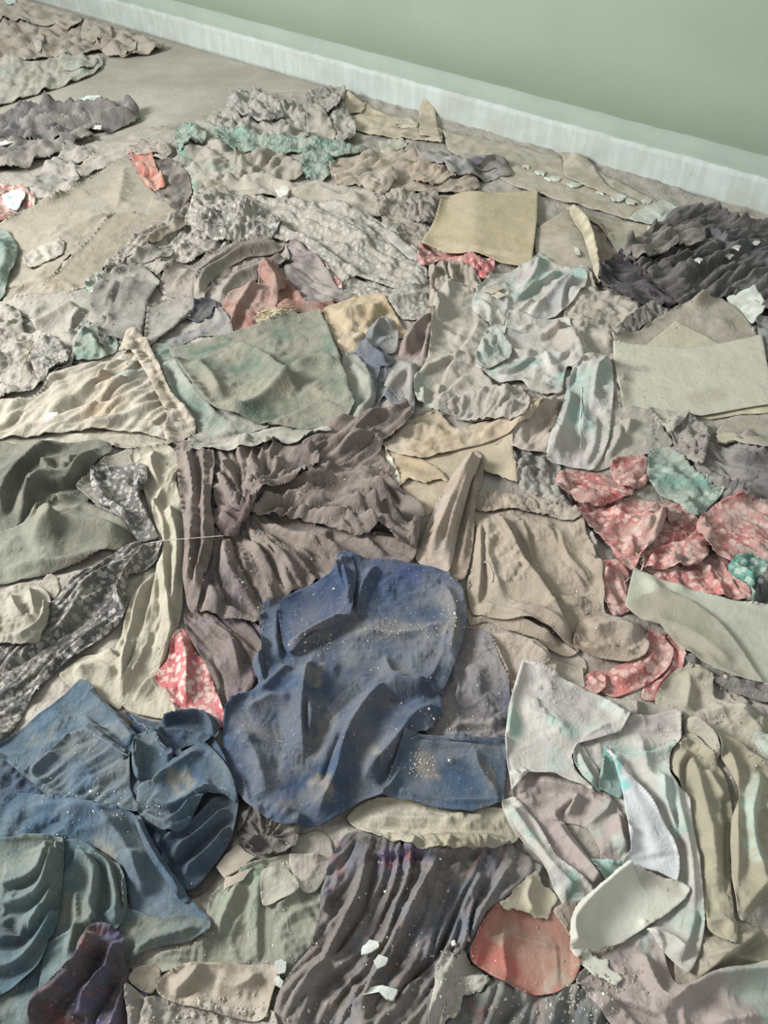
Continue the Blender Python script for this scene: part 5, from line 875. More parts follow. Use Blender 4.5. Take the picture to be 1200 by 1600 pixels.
# ================================================================== bottom
SGR = fabric('cotton', (114, 119, 105), .4, var=.1, dcol=(146, 143, 128))
t = thing('sage_print_fabric', 'dusty sage green patched fabric lying flat below the central blue garment', 'cloth', 400, 1430)
cloth('body', [(296, 1480), (318, 1440), (330, 1400), (352, 1372), (390, 1350), (450, 1336), (520, 1340), (530, 1370), (510, 1430), (480, 1490), (440, 1530), (400, 1530), (330, 1508), (250, 1520), (200, 1510), (250, 1490)], SGR, t,
      folds=[('s', [(406, 1510), (404, 1440), (410, 1360)], 7, 14), ('r', [(340, 1470), (350, 1430), (380, 1370)], 10, 10), ('r', [(430, 1420), (470, 1390)], 8, 12)], wr=[('n', .08, 8)], th=6, edge=12,
      stains=[([(404, 1362), (402, 1430)], 12, (76, 118, 92), .95), ([(352, 1400), (380, 1370)], 12, (88, 126, 102), .8), ([(430, 1400), (460, 1385)], 14, (94, 128, 106), .6), ([(350, 1430), (356, 1450)], 10, (90, 126, 104), .6)])
cloth('patch', [(452, 1344), (462, 1306), (500, 1298), (516, 1310), (520, 1340), (508, 1370), (492, 1392), (470, 1388)], fabric('cotton', (142, 136, 124), .6), t, th=4, edge=8, round_=True)
cloth('patch', [(408, 1360), (430, 1352), (450, 1358), (468, 1384), (440, 1404), (410, 1412)], fabric('cotton', (132, 134, 120), .6), t, th=4, edge=7)
for k, oo in enumerate(([(338, 1356), (352, 1336), (372, 1320), (386, 1332), (400, 1340), (380, 1356), (352, 1374)], [(352, 1372), (382, 1362), (396, 1356), (380, 1376), (350, 1392)])):
    chip('card_scrap', oo, .004, fabric('paper', (164, 152, 134), .4), label=('tan scrap of card under the knotted net right of the blue trousers', 'thin tan sliver below the tan scrap beside the blue trousers')[k], cat='card')
cloth('knotted_net', [(372, 1296), (380, 1272), (410, 1262), (440, 1266), (470, 1280), (468, 1300), (462, 1324), (440, 1334), (410, 1336), (384, 1326)], fabric('cotton', (84, 78, 74), .22, var=.2), label='dark knotted rag poking out below the central blue garment', cat='cloth', wr=[('c', (405, 1320), 16, 22, 4)], folds=[('r', [(384, 1322), (410, 1310), (450, 1326)], 16, 6)], th=8, edge=14, puff=5)
cloth('gap_shade', [(330, 1180), (372, 1200), (392, 1262), (372, 1300), (330, 1380), (292, 1402), (250, 1360), (300, 1260)], fabric('cotton', (56, 54, 54), .08, speck=0), label='dark sheet painting the shade in the gap between the two blue garments', cat='cloth', th=4, edge=8)  # added dark sheet, its colour stands in for the shadow between the garments
t = thing('muddy_print_skirt', 'big muddy purple and blue printed skirt in long pleats at the bottom centre', 'skirt', 600, 1450)
MP = fabric('patches', (106, 100, 96), .3, (84, 94, 114), spots=18, var=.16, dcol=(136, 128, 120), bump=.6)
cloth('lower_tier', [(560, 1560), (640, 1540), (720, 1530), (760, 1530), (840, 1556), (900, 1540), (950, 1560), (990, 1600), (1000, 1680), (560, 1680)], fabric('patches', (96, 98, 94), .3, (72, 92, 104), spots=20, var=.2, dcol=(142, 138, 128), speck=.9), t, wr=[('d', (-2, 6), .045, 22, 4), ('n', .05, 14)], th=6, edge=12, puff=3)
cloth('body', [(504, 1390), (520, 1340), (545, 1302), (600, 1312), (660, 1320), (720, 1320), (790, 1316), (838, 1350), (844, 1362), (822, 1400), (790, 1420), (762, 1440), (738, 1480), (716, 1520), (690, 1600), (670, 1680), (400, 1680), (424, 1600), (440, 1548), (458, 1518), (486, 1480), (500, 1430)], MP, t,
      wr=[('g', [(640, 1312), (600, 1400), (560, 1470), (470, 1580), (440, 1660)], .03, 24, 6), ('n', .045, 12)], folds=[('r', [(575, 1320), (560, 1400), (510, 1500), (450, 1570)], 18, 9), ('v', [(590, 1325), (570, 1420), (510, 1510)], 14, 5), ('r', [(690, 1345), (650, 1420), (600, 1500), (560, 1600)], 20, 11), ('v', [(720, 1400), (690, 1480), (640, 1540), (600, 1600)], 18, 6), ('r', [(760, 1360), (720, 1430), (680, 1530)], 18, 10), ('r', [(800, 1350), (770, 1400), (720, 1490)], 14, 8), ('s', [(720, 1520), (760, 1440), (840, 1360)], 14, 10), ('s', [(560, 1345), (640, 1340), (700, 1345), (780, 1322)], 16, 12)], th=7, edge=14, puff=8,
      stains=[([(520, 1310), (530, 1370)], 10, (132, 66, 62), .5), ([(600, 1350), (660, 1340)], 14, (92, 84, 122), .6), ([(600, 1360), (640, 1350)], 8, (140, 76, 70), .6), ([(640, 1440), (700, 1450), (730, 1400)], 26, (92, 104, 118), .5), ([(530, 1440), (490, 1530)], 24, (120, 112, 106), .5)])
cloth('right_tier', [(668, 1640), (674, 1560), (684, 1506), (700, 1484), (712, 1498), (722, 1490), (738, 1508), (764, 1528), (748, 1548), (724, 1556), (712, 1590), (696, 1600), (690, 1680), (662, 1680)], fabric('rubble', (142, 144, 134), .6, speck=1.0), t, wr=[('n', .02, 8)], th=4, edge=8, jag=1.6, slack=.15)
for k, oo in enumerate(([(430, 1503), (438, 1500), (449, 1504), (447, 1522), (436, 1524), (429, 1518)], [(429, 1528), (436, 1526), (446, 1538), (444, 1546), (430, 1542)], [(566, 1480), (578, 1470), (592, 1472), (592, 1482), (576, 1492), (564, 1494)], [(583, 1502), (592, 1492), (607, 1498), (604, 1510), (590, 1516)], [(566, 1556), (580, 1542), (598, 1540), (610, 1544), (622, 1548), (616, 1566), (604, 1562), (590, 1550)], [(704, 1472), (710, 1470), (712, 1478), (706, 1480)])):
    chip('plaster_chip', oo, .006, fabric('paper', (200, 206, 196), .1), label=('squarish white chip at the left edge of the muddy printed skirt', 'small white chip just below the squarish chip on the left edge', 'white chip on the muddy skirt, upper of the middle pair', 'white chip on the muddy skirt, lower of the middle pair', 'curved white paper strip near the bottom centre', 'tiny white chip left of the faded red sheet')[k], cat='debris', lift=.003)
t = thing('cream_hem', 'cream band of cloth beneath the lower edge of the central blue garment', 'cloth', 670, 1290)
cloth('band', [(542, 1276), (560, 1256), (590, 1244), (650, 1248), (720, 1258), (785, 1262), (812, 1290), (808, 1312), (780, 1322), (720, 1322), (650, 1322), (600, 1310), (560, 1294)], fabric('cotton', (170, 163, 142), .2, var=.05, speck=.2), t, folds=[('s', [(800, 1300), (720, 1304), (650, 1298), (580, 1290)], 12, 10), ('r', [(560, 1272), (640, 1276), (780, 1284)], 10, 14)], th=6, edge=10)
cloth('frill', [(602, 1300), (650, 1304), (700, 1302), (760, 1308), (800, 1312), (770, 1324), (700, 1326), (640, 1322)], fabric('cotton', (158, 150, 128), .2), t, wr=[('d', (4, 6), .02, 10, 3)], th=5, edge=6)

# central blue garment
BL = fabric('cotton', (54, 70, 92), .27, var=.08, dcol=(124, 122, 118), speck=.8, bump=.4)
t = thing('central_blue_shirt', 'large dusty royal blue garment in the middle of the lower half', 'shirt', 560, 1080)
cloth('dusty_panel', [(700, 985), (730, 984), (760, 988), (780, 1029), (797, 1075), (795, 1120), (788, 1150), (734, 1160), (670, 1150), (650, 1100), (680, 1050)], fabric('cotton', (92, 92, 102), .5, var=.12, dcol=(134, 128, 122)), t, wr=[('n', .05, 9)], folds=[('s', [(700, 1140), (740, 1135), (794, 1138)], 12, 8), ('v', [(690, 1080), (720, 1110), (790, 1120)], 8, 5)], th=6, edge=10, stains=[([(710, 1060), (760, 1080), (790, 1080)], 26, (58, 66, 92), .75), ([(740, 1000), (750, 1030)], 26, (132, 126, 120), .6), ([(700, 1110), (730, 1130), (780, 1138)], 8, (140, 132, 122), .7)])
cloth('body', [(532, 869), (560, 872), (592, 874), (655, 881), (700, 896), (722, 917), (729, 971), (717, 1017), (697, 1067), (686, 1088), (690, 1110), (672, 1140), (650, 1148), (628, 1200), (604, 1240), (564, 1252), (530, 1271), (488, 1292), (434, 1288), (392, 1262), (363, 1221), (347, 1167), (349, 1125), (357, 1100), (382, 1084), (404, 1066), (394, 1034), (408, 1020), (409, 1000), (405, 971), (415, 942), (436, 940), (467, 925), (517, 900), (526, 878)], BL, t,
      folds=[('s', [(600, 1082), (640, 1090), (684, 1088)], 30, 14, .2), ('r', [(684, 1094), (640, 1082), (598, 1080), (566, 1110), (538, 1165), (524, 1220), (492, 1284)], 26, 15, .1), ('v', [(596, 1060), (548, 1085), (500, 1140), (470, 1200)], 20, 16), ('r', [(488, 1020), (478, 1070), (486, 1130), (470, 1190)], 18, 13), ('s', [(478, 1180), (474, 1110), (488, 1030)], 18, 12), ('r', [(400, 1090), (430, 1060), (455, 1035)], 16, 14),
             ('s', [(449, 1021), (500, 992), (547, 965), (549, 950), (534, 912), (526, 880)], 16, 24, .08), ('r', [(556, 960), (566, 920), (590, 882)], 14, 8), ('r', [(550, 985), (620, 990), (700, 975)], 10, 10), ('r', [(690, 905), (712, 960), (700, 1030)], 12, 14), ('v', [(520, 1040), (570, 1050), (600, 1048)], 12, 9), ('r', [(600, 1020), (612, 1050), (640, 1066)], 10, 8),
             ('v', [(650, 1150), (618, 1190), (590, 1230)], 14, 14), ('r', [(700, 1110), (650, 1120), (610, 1170), (560, 1220)], 24, 16), ('r', [(370, 1130), (400, 1180), (420, 1250)], 14, 18), ('v', [(430, 1100), (440, 1160), (430, 1210)], 12, 14), ('r', [(380, 1110), (420, 1090), (460, 1090)], 14, 12), ('s', [(440, 1030), (434, 990), (436, 945)], 12, 8), ('s', [(414, 1070), (408, 1030), (412, 1000)], 14, 6), ('v', [(500, 1230), (520, 1170), (540, 1130)], 12, 6)],
      th=9, edge=16, puff=12, drape=40, slack=.03, lift=4,
      stains=[([(560, 975), (640, 985), (700, 985)], 26, (118, 116, 112), .75), ([(460, 1005), (510, 985)], 14, (112, 110, 108), .7), ([(560, 1020), (640, 1030), (690, 1000)], 34, (104, 108, 112), .6), ([(700, 930), (712, 990)], 18, (120, 116, 108), .6), ([(497, 1040), (492, 1060)], 12, (130, 122, 108), .7), ([(500, 1150), (520, 1110)], 12, (128, 122, 110), .6), ([(500, 1220), (510, 1240)], 16, (134, 126, 112), .75), ([(380, 1130), (420, 1140)], 14, (122, 116, 106), .5), ([(584, 1168), (590, 1178)], 9, (142, 134, 122), .8), ([(480, 1250), (450, 1260)], 20, (112, 110, 104), .5), ([(470, 1190), (490, 1170)], 16, (116, 112, 104), .5), ([(600, 885), (680, 910)], 24, (52, 64, 100), .8)])
cloth('flap', [(436, 944), (467, 926), (517, 901), (524, 880), (532, 869), (552, 872), (556, 900), (552, 940), (548, 962), (520, 980), (486, 996), (450, 1018), (440, 990)], fabric('cotton', (52, 67, 92), .2, var=.08, dcol=(118, 116, 118)), t, th=6, edge=8, folds=[('r', [(534, 880), (544, 920), (546, 950)], 14, 7), ('r', [(450, 1010), (500, 984), (542, 962)], 12, 6), ('v', [(500, 920), (524, 950)], 6, 8)], drape=25, stains=[([(460, 1005), (515, 978)], 9, (128, 122, 114), .6)])
cloth('pocket', [(634, 1144), (700, 1146), (792, 1152), (792, 1200), (788, 1250), (738, 1266), (684, 1260), (640, 1250), (598, 1242), (612, 1200)], fabric('cotton', (56, 75, 95), .3, var=.1, dcol=(118, 120, 118)), t, th=8, edge=7, round_=False, drape=45, slack=.02, lift=2, folds=[('s', [(790, 1164), (720, 1158), (640, 1156)], 6, 5), ('r', [(740, 1160), (752, 1200), (784, 1240)], 9, 12), ('r', [(620, 1234), (700, 1250), (786, 1244)], 7, 8, .05)], stains=[([(664, 1180), (672, 1205)], 15, (144, 130, 112), .85), ([(760, 1200), (770, 1220)], 10, (130, 120, 108), .6), ([(700, 1165), (760, 1170)], 18, (96, 102, 112), .6)])
cord('seam', [(640, 1154), (700, 1156), (788, 1161)], .0012, fabric('cotton', (74, 88, 116), .1), t)

# left blue trousers
TB = fabric('cotton', (62, 84, 101), .26, var=.09, dcol=(116, 122, 118), speck=.5, bump=.45)
TBd = fabric('cotton', (54, 69, 87), .22, var=.1, dcol=(96, 104, 104), speck=.3, bump=.45)
TG = fabric('cotton', (76, 98, 104), .32, var=.09, dcol=(124, 128, 116), bump=.45)
t = thing('left_blue_trousers', 'faded blue work trousers with buttons at the lower left', 'trousers', 180, 1250)
cloth('back_panel', [(-60, 1190), (0, 1180), (40, 1170), (120, 1150), (200, 1130), (260, 1140), (330, 1150), (366, 1220), (372, 1256), (362, 1310), (328, 1356), (294, 1390), (240, 1360), (180, 1300), (-60, 1320)], TBd, t,
      folds=[('r', [(262, 1345), (320, 1300), (362, 1260)], 22, 9), ('r', [(280, 1372), (330, 1330), (364, 1290)], 20, 7), ('v', [(270, 1358), (320, 1312), (364, 1275)], 14, 5), ('r', [(240, 1320), (300, 1290), (350, 1240)], 18, 9)], th=8, edge=14, puff=8, lift=3)
cloth('waistband', [(195, 1112), (232, 1126), (256, 1127), (278, 1114), (319, 1110), (336, 1124), (345, 1142), (338, 1156), (315, 1160), (290, 1164), (268, 1178), (252, 1164), (238, 1150), (212, 1132)], TBd, t, folds=[('r', [(250, 1130), (290, 1118), (322, 1120), (338, 1148)], 22, 5, .1), ('v', [(250, 1146), (290, 1140), (320, 1142)], 16, 8), ('r', [(205, 1122), (240, 1146), (264, 1172)], 14, 6)], th=8, edge=8, puff=5)
cloth('upper_flap', [(124, 1060), (139, 1066), (165, 1098), (192, 1126), (217, 1152), (218, 1164), (208, 1180), (170, 1156), (128, 1134), (84, 1168), (34, 1208), (0, 1180), (-20, 1176), (8, 1160), (44, 1128), (84, 1096)], TB, t, round_=False, th=9, edge=9, drape=40, slack=.025, lift=2, folds=[('r', [(135, 1075), (175, 1115), (212, 1160)], 12, 10, .05), ('s', [(200, 1170), (160, 1140), (128, 1110)], 8, 12)],
      stains=[([(50, 1160), (80, 1140)], 12, (112, 112, 104), .5), ([(160, 1140), (190, 1150)], 14, (128, 130, 126), .6)])
cloth('pocket', [(128, 1130), (150, 1142), (204, 1180), (202, 1228), (218, 1268), (180, 1266), (143, 1258), (110, 1248), (75, 1244), (36, 1210), (80, 1170)], fabric('cotton', (72, 90, 104), .32, var=.1, dcol=(118, 120, 112), bump=.5), t, round_=False, th=7, edge=8, drape=35, wr=[('d', (6, -4), .04, 9, 4)], folds=[('r', [(84, 1175), (50, 1208), (90, 1240), (140, 1252)], 8, 8, .05), ('r', [(140, 1140), (198, 1184)], 10, 7, .05)],
      stains=[([(110, 1165), (150, 1170)], 16, (96, 98, 94), .6), ([(160, 1230), (196, 1200)], 18, (126, 128, 122), .5)])
cloth('fly', [(212, 1150), (236, 1142), (258, 1166), (276, 1190), (262, 1206), (240, 1220), (222, 1222), (212, 1214), (208, 1190)], TB, t, th=7, edge=7, folds=[('r', [(214, 1158), (212, 1190), (220, 1216)], 18, 5, .05), ('v', [(226, 1170), (228, 1206)], 16, 6), ('r', [(240, 1150), (268, 1188)], 12, 5)])
cloth('right_front', [(216, 1224), (240, 1218), (262, 1194), (288, 1172), (316, 1158), (330, 1166), (350, 1190), (366, 1222), (368, 1250), (350, 1240), (326, 1242), (312, 1262), (296, 1288), (274, 1302), (250, 1296), (222, 1276), (212, 1258)], TB, t,
      folds=[('s', [(226, 1250), (262, 1262), (300, 1250), (338, 1234)], 26, 10, .1), ('r', [(216, 1268), (262, 1290), (300, 1266), (336, 1236)], 26, 9, .1), ('r', [(230, 1226), (270, 1196), (316, 1166)], 12, 10), ('s', [(296, 1284), (304, 1262), (322, 1244)], 14, 6)], th=9, edge=12, puff=6, slack=.03, stains=[([(280, 1214), (290, 1226)], 18, (132, 126, 110), .7), ([(300, 1180), (340, 1220)], 20, (48, 60, 82), .5)])
cloth('left_leg', [(22, 1240), (50, 1240), (75, 1244), (143, 1257), (180, 1264), (210, 1274), (222, 1300), (240, 1330), (262, 1367), (296, 1401), (330, 1438), (322, 1454), (280, 1440), (225, 1428), (206, 1422), (198, 1390), (191, 1356), (160, 1330), (131, 1318), (60, 1312), (-60, 1316), (-60, 1262), (0, 1256)], TB, t,
      folds=[('r', [(80, 1290), (100, 1272), (160, 1280), (200, 1330), (230, 1400)], 26, 22), ('r', [(40, 1262), (100, 1262), (190, 1278)], 8, 10), ('v', [(90, 1300), (84, 1280)], 10, 8), ('r', [(210, 1330), (226, 1400)], 10, 12)], th=9, edge=12, puff=5, drape=35, slack=.03, stains=[([(160, 1330), (170, 1342)], 18, (132, 134, 118), .9), ([(110, 1270), (180, 1290)], 30, (82, 100, 116), .5)])
cloth('side_seam', [(210, 1276), (222, 1280), (236, 1310), (256, 1345), (286, 1386), (294, 1404), (282, 1406), (258, 1374), (236, 1342), (220, 1310)], TB, t, folds=[('r', [(216, 1282), (236, 1325), (262, 1366), (286, 1398)], 20, 6, .08), ('v', [(214, 1300), (234, 1345), (264, 1388)], 8, 4)], th=8, edge=6)
cloth('leg_end', [(140, 1440), (180, 1424), (206, 1420), (240, 1432), (290, 1430), (326, 1438), (328, 1450), (300, 1468), (250, 1480), (196, 1504), (150, 1560), (60, 1660), (-60, 1680), (-60, 1500), (60, 1480)], fabric('cotton', (62, 84, 96), .4, var=.12, dcol=(116, 120, 106)), t,
      folds=[('r', [(196, 1498), (240, 1472), (318, 1452)], 16, 10), ('r', [(20, 1600), (90, 1560), (140, 1500)], 14, 22)], th=7, edge=12, puff=4, drape=30, stains=[([(210, 1450), (250, 1445)], 20, (118, 116, 100), .6)])
cloth('cuff_fold', [(100, 1317), (130, 1317), (157, 1333), (180, 1350), (190, 1358), (199, 1380), (197, 1423), (183, 1450), (160, 1456), (150, 1470), (130, 1490), (116, 1510), (105, 1540), (60, 1560), (70, 1440), (96, 1380)], TG, t,
      folds=[('s', [(148, 1450), (154, 1400), (156, 1356), (120, 1330)], 22, 12, .08), ('s', [(186, 1446), (186, 1400), (174, 1352), (140, 1326)], 20, 8, .08), ('r', [(194, 1370), (194, 1420)], 14, 4), ('r', [(110, 1330), (140, 1345), (150, 1380), (140, 1440)], 12, 9), ('r', [(104, 1500), (120, 1440), (118, 1380)], 12, 9)], th=8, edge=8, puff=5, drape=25, stains=[([(100, 1430), (120, 1400), (130, 1470)], 20, (120, 118, 98), .6), ([(120, 1370), (140, 1360)], 18, (104, 116, 106), .5)])
cloth('front_cuff', [(-60, 1318), (0, 1309), (40, 1304), (70, 1306), (98, 1311), (101, 1320), (98, 1360), (94, 1400), (86, 1440), (72, 1480), (56, 1512), (28, 1538), (0, 1552), (-60, 1570)], TG, t,
      folds=[('s', [(0, 1388), (40, 1376), (76, 1350), (80, 1316)], 20, 14, .05), ('s', [(0, 1420), (48, 1410), (76, 1388), (92, 1346), (96, 1315)], 24, 12, .05), ('s', [(-40, 1470), (20, 1468), (60, 1440), (84, 1400), (98, 1330)], 26, 14, .05), ('s', [(-40, 1520), (20, 1512), (60, 1478), (88, 1420)], 22, 12, .05), ('v', [(10, 1430), (30, 1462), (50, 1440)], 20, 10), ('r', [(20, 1385), (24, 1410)], 6, 3)], th=9, edge=9, puff=10, drape=25, slack=.03,
      stains=[([(0, 1340), (60, 1330)], 30, (118, 124, 110), .7), ([(10, 1450), (40, 1470)], 22, (44, 64, 82), .8), ([(0, 1380), (60, 1360)], 14, (92, 106, 106), .6), ([(0, 1540), (40, 1520)], 20, (62, 88, 106), .6)])
for b_ in ((264, 1174), (279, 1176)): button(b_, .0062, fabric('cotton', (70, 86, 108), .1), t)
cord('seam', [(214, 1158), (206, 1186), (170, 1162), (130, 1136)], .0012, fabric('cotton', (92, 108, 122), .1), t)
cord('seam', [(262, 1172), (236, 1146), (206, 1122)], .0012, fabric('cotton', (96, 110, 124), .1), t)

# bottom left dark print, tan cloth
t = thing('purple_print_blouse', 'dark purple and rust printed blouse crumpled at the bottom left', 'blouse', 140, 1540)
PP = fabric('patches', (74, 68, 74), .2, (72, 76, 112), spots=24, var=.2, dcol=(116, 106, 104))
cloth('body', [(46, 1600), (60, 1562), (90, 1532), (112, 1510), (122, 1480), (140, 1452), (160, 1444), (180, 1452), (196, 1470), (196, 1500), (208, 1530), (232, 1556), (244, 1600), (240, 1680), (40, 1680)], PP, t,
      folds=[('r', [(150, 1456), (130, 1500), (70, 1560), (52, 1610)], 22, 10, .1), ('r', [(184, 1466), (170, 1520), (120, 1590)], 26, 11), ('v', [(160, 1480), (140, 1530), (80, 1590)], 18, 8), ('r', [(196, 1510), (190, 1570), (160, 1640)], 18, 9), ('v', [(188, 1520), (160, 1570), (120, 1640)], 12, 5)], wr=[('n', .05, 14)], th=7, edge=14, puff=10,
      stains=[([(150, 1460), (136, 1490)], 12, (112, 58, 44), .6), ([(64, 1575), (90, 1600)], 14, (36, 26, 28), .8), ([(80, 1590), (110, 1600)], 10, (120, 66, 50), .6)])
cloth('grey_lining', [(196, 1540), (214, 1548), (236, 1572), (246, 1620), (244, 1680), (196, 1680), (200, 1600)], fabric('cotton', (116, 110, 104), .35), t, wr=[('n', .06, 18)], th=5, edge=10)
cloth('cream_scrap_cloth', [(200, 1528), (212, 1512), (236, 1506), (250, 1516), (248, 1536), (236, 1552), (216, 1544)], fabric('cotton', (148, 138, 120), .4), label='small squarish tan cloth left of the rumpled tan cloth at bottom', cat='cloth', th=6, edge=8)
cloth('dark_strip_cloth', [(228, 1560), (300, 1570), (380, 1580), (430, 1584), (430, 1680), (228, 1680)], fabric('rubble', (128, 124, 116), .6, speck=1.0, var=.2), label='rubble strewn strip of cloth at the bottom edge, left of centre', cat='cloth', wr=[('n', .03, 12)], th=5, edge=8)
cloth('tan_towel', [(246, 1544), (256, 1526), (280, 1512), (304, 1502), (360, 1504), (432, 1510), (424, 1560), (412, 1594), (370, 1590), (300, 1572), (256, 1560)], fabric('cotton', (146, 132, 112), .4, var=.08), label='rumpled tan cloth at the bottom, right of the dark purple blouse', cat='towel', folds=[('s', [(270, 1558), (300, 1530), (320, 1506)], 16, 14), ('r', [(330, 1530), (370, 1540), (410, 1520)], 14, 14), ('r', [(280, 1555), (340, 1575), (400, 1585)], 10, 10)], th=7, edge=12, puff=3)

# ================================================================== bottom right: cream and teal garments
KC2 = fabric('cotton', (160, 154, 132), .3, var=.06, dcol=(150, 142, 124), speck=.3)
MINT = (176, 196, 182)
t = thing('khaki_cream_trousers', 'creased khaki cream trousers with long folds at the lower right edge', 'trousers', 1150, 1280)
cloth('under_leg', [(1060, 1440), (1100, 1430), (1160, 1440), (1262, 1480), (1262, 1680), (1100, 1680), (1060, 1560)], fabric('cotton', (146, 138, 114), .35, var=.08), t, folds=[('r', [(1090, 1500), (1160, 1500), (1262, 1540)], 18, 18), ('s', [(1080, 1540), (1150, 1490), (1200, 1450)], 16, 14)], th=7, edge=12, puff=4)
cloth('upper_part', [(1026, 1096), (1034, 1070), (1058, 1044), (1088, 1042), (1112, 1056), (1120, 1086), (1165, 1100), (1200, 1120), (1262, 1130), (1262, 1230), (1200, 1200), (1150, 1170), (1120, 1150), (1120, 1190), (1080, 1170), (1062, 1118)], fabric('cotton', (148, 143, 122), .45, var=.07), t,
      folds=[('r', [(1070, 1110), (1078, 1070), (1070, 1046)], 12, 12), ('v', [(1090, 1110), (1096, 1070)], 10, 7), ('r', [(1072, 1115), (1110, 1150), (1128, 1190)], 18, 9), ('s', [(1130, 1190), (1110, 1150), (1070, 1115)], 14, 9), ('r', [(1100, 1110), (1150, 1110), (1200, 1160)], 12, 12)], wr=[('n', .06, 8, (1160, 1100), 60)], th=7, edge=12, puff=5)
cloth('left_leg', [(1046, 1200), (1052, 1172), (1066, 1150), (1084, 1148), (1108, 1174), (1130, 1206), (1142, 1240), (1147, 1290), (1142, 1340), (1146, 1400), (1154, 1450), (1150, 1474), (1128, 1462), (1104, 1446), (1100, 1392), (1088, 1316), (1070, 1246)], KC2, t,
      folds=[('r', [(1070, 1160), (1090, 1220), (1110, 1300), (1120, 1400)], 18, 22), ('s', [(1066, 1240), (1062, 1200), (1080, 1170)], 14, 9), ('r', [(1058, 1160), (1076, 1156)], 10, 7), ('v', [(1136, 1230), (1140, 1300), (1136, 1400)], 12, 6), ('r', [(1100, 1200), (1136, 1250)], 10, 9), ('r', [(1096, 1444), (1130, 1440), (1150, 1460)], 10, 8)], th=9, edge=12, puff=8, drape=35)
cloth('right_leg', [(1116, 1138), (1130, 1144), (1170, 1168), (1200, 1190), (1262, 1206), (1262, 1420), (1210, 1400), (1180, 1420), (1158, 1440), (1148, 1400), (1140, 1340), (1142, 1280), (1152, 1246), (1138, 1206), (1124, 1176)], KC2, t,
      folds=[('r', [(1126, 1150), (1150, 1220), (1148, 1290), (1152, 1400)], 14, 8), ('r', [(1190, 1200), (1172, 1270), (1180, 1340), (1200, 1400)], 18, 14), ('s', [(1160, 1430), (1190, 1395), (1230, 1340)], 14, 14), ('v', [(1200, 1260), (1200, 1320)], 14, 12), ('r', [(1230, 1210), (1215, 1260), (1200, 1280)], 14, 12)], th=9, edge=12, puff=8, drape=35, stains=[([(1180, 1220), (1172, 1270), (1180, 1340)], 14, MINT, .75), ([(1220, 1230), (1210, 1260)], 12, MINT, .5)])
cloth('side_flap', [(1174, 1140), (1200, 1144), (1262, 1150), (1262, 1200), (1210, 1190), (1190, 1176)], fabric('cotton', (166, 162, 146), .25), t, th=6, edge=9, stains=[([(1190, 1150), (1200, 1180)], 14, MINT, .6)])

WC = fabric('cotton', (184, 181, 172), .2, var=.04, dcol=(158, 148, 138), speck=.6)
PKG = fabric('cotton', (156, 144, 138), .3, var=.05, dcol=(156, 146, 134), speck=.5)
t = thing('mint_stained_sheet', 'large cream garment with mint green stains at the lower right', 'garment', 960, 1250)
cloth('bottom_tail', [(960, 1480), (990, 1440), (1030, 1470), (1060, 1540), (1120, 1520), (1180, 1508), (1262, 1506), (1262, 1680), (1000, 1680), (960, 1600), (900, 1530)], PKG, t,
      folds=[('r', [(1000, 1480), (1030, 1550), (1060, 1570)], 16, 9), ('r', [(1040, 1570), (1100, 1530), (1190, 1520), (1262, 1530)], 22, 12, .1), ('s', [(960, 1560), (1030, 1590), (1060, 1650)], 12, 12), ('r', [(1100, 1600), (1180, 1590), (1240, 1600)], 14, 14)], th=8, edge=12, puff=5, stains=[([(1150, 1540), (1262, 1560)], 30, (140, 176, 160), .55), ([(1000, 1440), (1016, 1480)], 14, TEAL, .5), ([(1190, 1580), (1200, 1620)], 8, (110, 170, 154), .7)])
cloth('shoulder', [(945, 1090), (982, 1092), (1010, 1096), (1060, 1108), (1070, 1122), (1040, 1140), (990, 1140), (970, 1116)], fabric('cotton', (146, 140, 128), .4), t, th=6, edge=9, folds=[('s', [(996, 1118), (998, 1092)], 12, 6)])
cloth('right_panel', [(905, 1166), (935, 1140), (975, 1120), (1020, 1114), (1058, 1112), (1063, 1134), (1061, 1158), (1047, 1176), (1045, 1210), (1060, 1236), (1074, 1252), (1082, 1300), (1090, 1340), (1099, 1394), (1100, 1450), (1090, 1494), (1075, 1520), (1050, 1500), (1028, 1478), (1000, 1440), (960, 1400), (940, 1350), (930, 1260)], WC, t,
      folds=[('r', [(1040, 1180), (1060, 1260), (1080, 1350), (1084, 1450)], 12, 12), ('r', [(1000, 1140), (1010, 1200), (1050, 1260)], 12, 22), ('s', [(1060, 1160), (1000, 1180), (960, 1170)], 8, 10), ('r', [(1030, 1200), (1036, 1250), (1070, 1320)], 14, 9), ('s', [(1060, 1510), (1080, 1460), (1090, 1420)], 10, 12), ('v', [(1050, 1260), (1066, 1330)], 10, 7), ('r', [(1010, 1450), (1050, 1470), (1070, 1500)], 14, 9)], th=9, edge=11, puff=7, drape=32, slack=.04,
      stains=[([(980, 1125), (1040, 1130)], 30, (154, 142, 140), .7), ([(960, 1165), (1010, 1180), (1050, 1172)], 12, (134, 172, 162), .75), ([(1030, 1200), (1050, 1260)], 16, (176, 196, 186), .7), ([(1068, 1290), (1040, 1310)], 14, (120, 168, 154), .6), ([(1080, 1420), (1070, 1440)], 20, (124, 168, 152), .6), ([(1060, 1380), (1070, 1400)], 18, (158, 146, 148), .6), ([(968, 1150), (975, 1120)], 8, (130, 160, 150), .7)])
